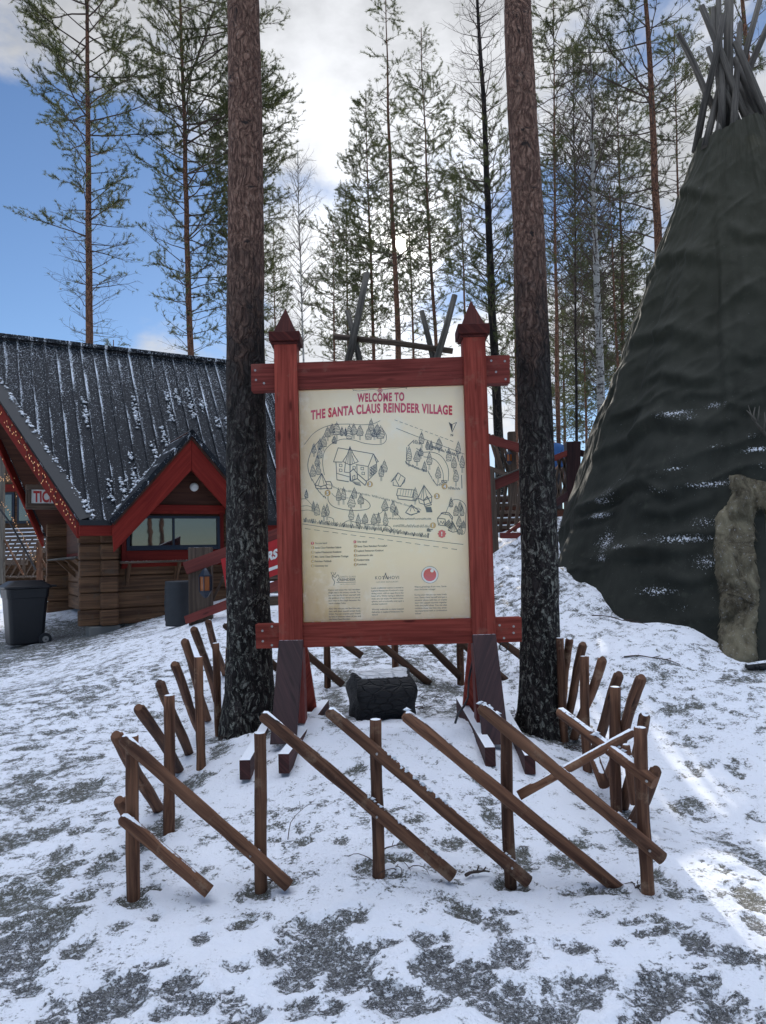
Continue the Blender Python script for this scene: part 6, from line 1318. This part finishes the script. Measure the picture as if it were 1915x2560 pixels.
# ------------------------------------------------------------------ stairs and landing behind the right trunk
YR = 11.2
st2 = thing('wooden_stairs', 'plank stairs with snowy treads seen beside the right trunk', 'stairs', G(P(1290, 1400, YR)[0], YR)); O2 = np.array(st2.location)
for i in range(10):
    v0 = 1408 - i * 18.5; y = 10.6 + i * .30; a, b = P(1215, v0, y), P(1345 + i * 2, v0 - 3, y); z = a[2]; m_ = MB(); m_.bx(a[0], b[0], y, y + .36, z - .05, z); m_.build('tread', M['greybrown'], st2, origin=O2, bevel=.005)
    m_ = MB(); m_.bx(a[0], b[0], y + .06, y + .10, z - .16, z - .052); m_.build('riser', M['log_dark'], st2, origin=O2)
    if i % 3 != 1: m_ = MB(); x2 = a[0] + (b[0] - a[0]) * random.uniform(.6, 1); m_.bx(a[0] + .05, x2, y + .01, y + .3, z + .001, z + .02); m_.build('snow_cover', M['snow'], st2, origin=O2, bevel=.01)
pzr = lambda name, pts, y, mt, par, dep=.05: pz(name, pts, y, mt, par, dep, np.array(par.location))
rl = thing('stair_rail', 'red stair railing with slanting slats left of the right trunk', 'railing', G(P(1240, 1420, 10.3)[0], 10.3))
pzr('post', [(1222, 1170), (1236, 1172), (1250, 1418), (1233, 1420)], 10.3, 'greybrown', rl, .12)
pzr('handrail', [(1236, 1200), (1345, 1156), (1345, 1180), (1237, 1226)], 10.35, 'red_dull', rl); pzr('handrail_cap', [(1236, 1196), (1345, 1152), (1345, 1155), (1236, 1199.5)], 10.32, 'grey', rl, .12)
pzr('lower_rail', [(1252, 1342), (1345, 1268), (1345, 1296), (1256, 1338), (1300, 1334), (1300, 1345), (1254, 1345)][:4], 10.35, 'red_dull', rl); pzr('foot_board', [(1250, 1332), (1345, 1330), (1345, 1346), (1252, 1346)], 10.3, 'red_dull', rl)
for (u0, v0, u1, v1) in [(1249, 1204, 1244, 1290), (1268, 1200, 1250, 1330), (1287, 1192, 1270, 1325), (1304, 1190, 1288, 1330), (1322, 1180, 1305, 1320)]: pzr('slat', [(u0 - 4, v0), (u0 + 4, v0), (u1 + 4, v1), (u1 - 4, v1)], 10.42, 'greybrown', rl, .03)
r3 = thing('stair_rail', 'far red railing sloping down to the right behind the lantern post', 'railing', G(P(1280, 1250, 12)[0], 12.0))
pzr('handrail', [(1210, 1082), (1345, 1122), (1345, 1144), (1212, 1106)], 11.9, 'red_dull', r3); pzr('lower_rail', [(1212, 1160), (1345, 1208), (1345, 1218), (1212, 1172)], 11.95, 'greybrown', r3); pzr('post', [(1271, 1079), (1289, 1078), (1294, 1260), (1273, 1262)], 12.0, 'greybrown', r3, .12)
for (u0, v0, u1, v1) in [(1222, 1084, 1248, 1172), (1232, 1086, 1256, 1176), (1245, 1090, 1269, 1180), (1256, 1094, 1276, 1184), (1296, 1106, 1316, 1190), (1310, 1110, 1330, 1196)]: pzr('slat', [(u0 - 3, v0), (u0 + 4, v0), (u1 + 4, v1), (u1 - 3, v1)], 12.08, 'greybrown', r3, .03)
ld = thing('wooden_landing', 'raised wooden landing with lattice railing between right trunk and tipi', 'landing', G(P(1400, 1260, 12.4)[0], 12.4)); O3 = np.array(ld.location)
zf = P(1400, 1272, 12.2)[2]; xa, xb = P(1330, 1272, 12.2)[0], P(1560, 1272, 12.2)[0]; m_ = MB(); m_.bx(xa, xb, 12.2, 14.2, zf - .06, zf); m_.build('deck', M['greybrown'], ld, origin=O3, bevel=.005); m_ = MB(); m_.bx(xa, xb, 12.16, 12.198, zf - .22, zf - .03); m_.build('edge_board', M['log_dark'], ld, origin=O3)
for x in (xa + .1, (xa + xb) / 2, xb - .15): m_ = MB(); m_.bx(x, x + .12, 12.25, 12.37, float(gz(x, 12.3)) - .1, zf - .061); m_.build('support', M['greybrown'], ld, origin=O3)
pzr('post', [(1417, 1104), (1452, 1103), (1451, 1275), (1418, 1275)], 12.2, 'dark', ld, .2)
pzr('handrail', [(1380, 1140), (1418, 1125), (1418, 1140), (1380, 1156)], 12.18, 'red_dull', ld); pzr('lower_rail', [(1380, 1254), (1420, 1228), (1420, 1250), (1380, 1274)], 12.18, 'dark', ld); pzr('handrail', [(1452, 1124), (1560, 1150), (1560, 1166), (1452, 1140)], 12.3, 'dark', ld)
for (u0, v0, u1, v1) in [(1392, 1140, 1416, 1232), (1404, 1136, 1420, 1196), (1378, 1160, 1404, 1252), (1404, 1140, 1382, 1232), (1416, 1140, 1392, 1250), (1420, 1180, 1404, 1245)]: pzr('slat', [(u0 - 3, v0), (u0 + 3, v0), (u1 + 3, v1), (u1 - 3, v1)], 12.24, 'greybrown', ld, .025)
# ------------------------------------------------------------------ person behind the right trunk
px_, py_ = P(1378, 1180, 14.0)[0], 14.0; pg = G(px_, py_); shz_ = P(1379, 1112, 14.0)[2]; k_ = (shz_ - pg[2]) / 1.42
def skin(name, chains, mt, par, org):
    vs_, es, rs = [], [], []; key = {}
    for ch in chains:
        prev = None
        for (x, y, z, r) in ch:
            kk = (round(x, 3), round(y, 3), round(z, 3))
            if kk not in key: key[kk] = len(vs_); vs_.append((x * k_, y * k_, z * k_)); rs.append(r * k_)
            if prev is not None: es.append((prev, key[kk]))
            prev = key[kk]
    me = bpy.data.meshes.new(name); me.from_pydata(vs_, es, []); o = bpy.data.objects.new(name, me); COL.objects.link(o); o.parent = par
    sk = o.modifiers.new('skin', 'SKIN'); sk.use_smooth_shade = True
    for i, r in enumerate(rs): me.skin_vertices[0].data[i].radius = (r, r)
    me.skin_vertices[0].data[0].use_root = True; su = o.modifiers.new('sub', 'SUBSURF'); su.levels = 1; su.render_levels = 2; me.materials.append(mt); return o
per = thing('person', 'person in a blue jacket and dark red mitten partly behind the right trunk', 'person', pg); M['skin'] = mat('skin', (.42, .25, .18), .6)[0]; M['jacket'] = plain('blue_jacket', (.03, .11, .30), .7); M['trouser'] = plain('dark_trousers', (.02, .02, .025), .8); M['mitten'] = plain('dark_red_mitten', (.12, .012, .02), .8)
bd_ = skin('body', [[(0, 0, .95, .13), (0, 0, 1.15, .125), (0, 0, 1.38, .13), (0, 0, 1.50, .055), (0, -.01, 1.62, .09), (0, -.01, 1.72, .085)], [(0, 0, .95, .13), (.10, 0, .86, .085), (.11, .02, .48, .06), (.12, .05, .10, .045), (.12, -.10, .04, .045)], [(0, 0, .95, .13), (-.10, 0, .86, .085), (-.11, .02, .48, .06), (-.12, .05, .10, .045), (-.12, -.10, .04, .045)],
                      [(0, 0, 1.38, .13), (.19, 0, 1.37, .06), (.24, .02, 1.10, .045), (.22, -.12, .92, .035), (.215, -.18, .88, .03)], [(0, 0, 1.38, .13), (-.19, 0, 1.37, .06), (-.24, .02, 1.10, .045), (-.24, -.05, .85, .035), (-.24, -.06, .78, .03)]], M['skin'], per, pg)
skin('jacket', [[(0, 0, .90, .17), (0, 0, 1.15, .165), (0, 0, 1.36, .165), (0, 0, 1.47, .075)], [(0, 0, 1.36, .165), (.19, 0, 1.35, .105), (.245, .02, 1.10, .088), (.22, -.12, .94, .05)], [(0, 0, 1.36, .165), (-.19, 0, 1.35, .105), (-.245, .02, 1.10, .088), (-.24, -.05, .90, .05)]], M['jacket'], per, pg)
skin('trousers', [[(0, 0, .93, .15), (.10, 0, .84, .10), (.11, .02, .48, .08), (.12, .05, .12, .065)], [(0, 0, .93, .15), (-.10, 0, .84, .10), (-.11, .02, .48, .08), (-.12, .05, .12, .065)]], M['trouser'], per, pg)
for s, x, y, z in ((1, .215, -.16, .89), (-1, -.24, -.06, .80)): skin('mitten', [[(x, y + .04, z + .05, .038), (x, y, z, .045), (x, y - .03, z - .07, .03)], [(x, y, z, .045), (x - s * .05, y - .02, z - .03, .018)]], M['mitten'], per, pg)
skin('hair', [[(0, .03, 1.60, .085), (0, .02, 1.68, .098), (0, .0, 1.74, .085)]], M['trouser'], per, pg)
# ------------------------------------------------------------------ behind the kiosk on the left: house, steps, lattice
hp = P(40, 1400, 27.0); hs_ = thing('red_trimmed_house', 'house with red trim and tall windows behind the kiosk at left edge', 'house', G(hp[0], hp[1])); O4 = np.array(hs_.location)
def W4(u, v, y=27.0): return P(u, v, y)
x0, x1 = W4(-220, 1300)[0], W4(200, 1300)[0]; zt_ = W4(0, 1130)[2]; zb4 = W4(0, 1340)[2]
m_ = MB(); m_.bx(x0, x1, 27.0, 33.0, O4[2] - .5, zt_); m_.build('wall', M['log'], hs_, origin=O4)
m_ = MB(); m_.prism([(x0 - .5, 26.2, zt_ - .1), (x0 - .5, 30, zt_ + 2.6), (x0 - .5, 33.8, zt_ - .1)], (x1 - x0 + 1, 0, 0)); m_.build('roof', M['roofdark'], hs_, origin=O4)
for v0, v1 in ((1212, 1230), (1150, 1160)): a, b = W4(0, v0)[2], W4(0, v1)[2]; m_ = MB(); m_.bx(x0, x1, 26.93, 26.998, b, a); m_.build('trim_board', M['red_cabin'], hs_, origin=O4)
for (u0, u1) in ((10, 37), (45, 88), (-60, -20), (100, 140)):
    a, b = W4(u0, 1232), W4(u1, 1308); m_ = MB(); m_.bx(a[0], b[0], 26.94, 26.998, b[2], a[2]); w_ = m_.build('window', M['darkmetal'], hs_, origin=O4); m_ = MB(); m_.bx(a[0] + .08, b[0] - .08, 26.92, 26.938, b[2] + .1, a[2] - .08); m_.build('pane', M['glass'], w_, origin=O4)
s4 = thing('terrace_steps', 'wide row of snowy wooden steps seen left of the kiosk', 'steps', G(hp[0], 23.0)); O5 = np.array(s4.location)
for i in range(9): v0 = 1398 - i * 9.5; y = 22.6 + i * .42; z = P(60, v0, y)[2]; m_ = MB(); m_.bx(x0 + 1, x1, y, y + .46, z - .17, z); m_.build('step', M['greybrown'], s4, origin=O5, bevel=.01); m_ = MB(); m_.bx(x0 + 1, x1, y + .02, y + .34, z + .001, z + .03); m_.build('snow_cover', M['snow'], s4, origin=O5)
lf = thing('lattice_fence', 'slatted lattice fence with an orange-lit post left of the kiosk', 'fence', G(P(60, 1440, 17)[0], 17.0)); O6 = np.array(lf.location)
p6 = lambda name, pts, y, mt, dep=.05: pz(name, pts, y, mt, lf, dep, O6)
p6('post', [(90, 1356), (102, 1354), (103, 1450), (91, 1450)], 16.9, 'fence', .1); p6('post', [(56, 1375), (61, 1375), (61, 1440), (56, 1440)], 17.0, 'greybrown'); p6('post', [(-2, 1100), (7, 1100), (8, 1460), (-1, 1460)], 16.9, 'grey', .1); p6('rail', [(-100, 1441), (140, 1440), (140, 1444), (-100, 1445)], 17.0, 'greybrown')
for k in range(12): u = -70 + k * 18; p6('slat', [(u + 60, 1345), (u + 64, 1345), (u + 4, 1446), (u, 1446)], 17.06, 'greybrown', .025)
p6('slat', [(8, 1350), (12, 1348), (60, 1436), (56, 1438)], 16.95, 'fence', .03); p6('slat', [(102, 1400), (106, 1398), (130, 1440), (126, 1444)], 16.95, 'fence', .03); p6('rail', [(84, 1422), (126, 1421), (126, 1425), (84, 1426)], 16.96, 'greybrown', .04)
o1 = P(-30, 1205, 15.0); light_string([o1, P(30, 1290, 15.2), P(90, 1402, 15.4)], 60, .03, 'upper dark light cable sloping down left of the kiosk', o1)
o1 = P(-30, 1230, 15.0); m_ = MB(); m_.tube([o1, P(30, 1315, 15.2), P(90, 1425, 15.4)], .022, 6); o = m_.build('guy_cable', M['black'], origin=o1, smooth=True); tag(o, 'lower thick black cable sloping down to the orange post', 'cable')
o1 = P(-30, 1184, 15.0); light_string([o1, P(10, 1186, 15.0), P(42, 1188, 15.0)], 50, .05, 'dark lamp cable running level at the left edge behind the prow', o1, .1)
# black stump at the right edge
c = ground_hit(1900, 1672); m_ = MB(); m_.tube([c + [-.12, 0, .02], c + [.1, 0, .035], c + [.4, .05, .03]], [.03, .045, .05], 8, rnd=.3); o = m_.build('dark_branch', M['char'], origin=c); tag(o, 'thick black branch end lying in snow below the hide at right edge', 'branch')
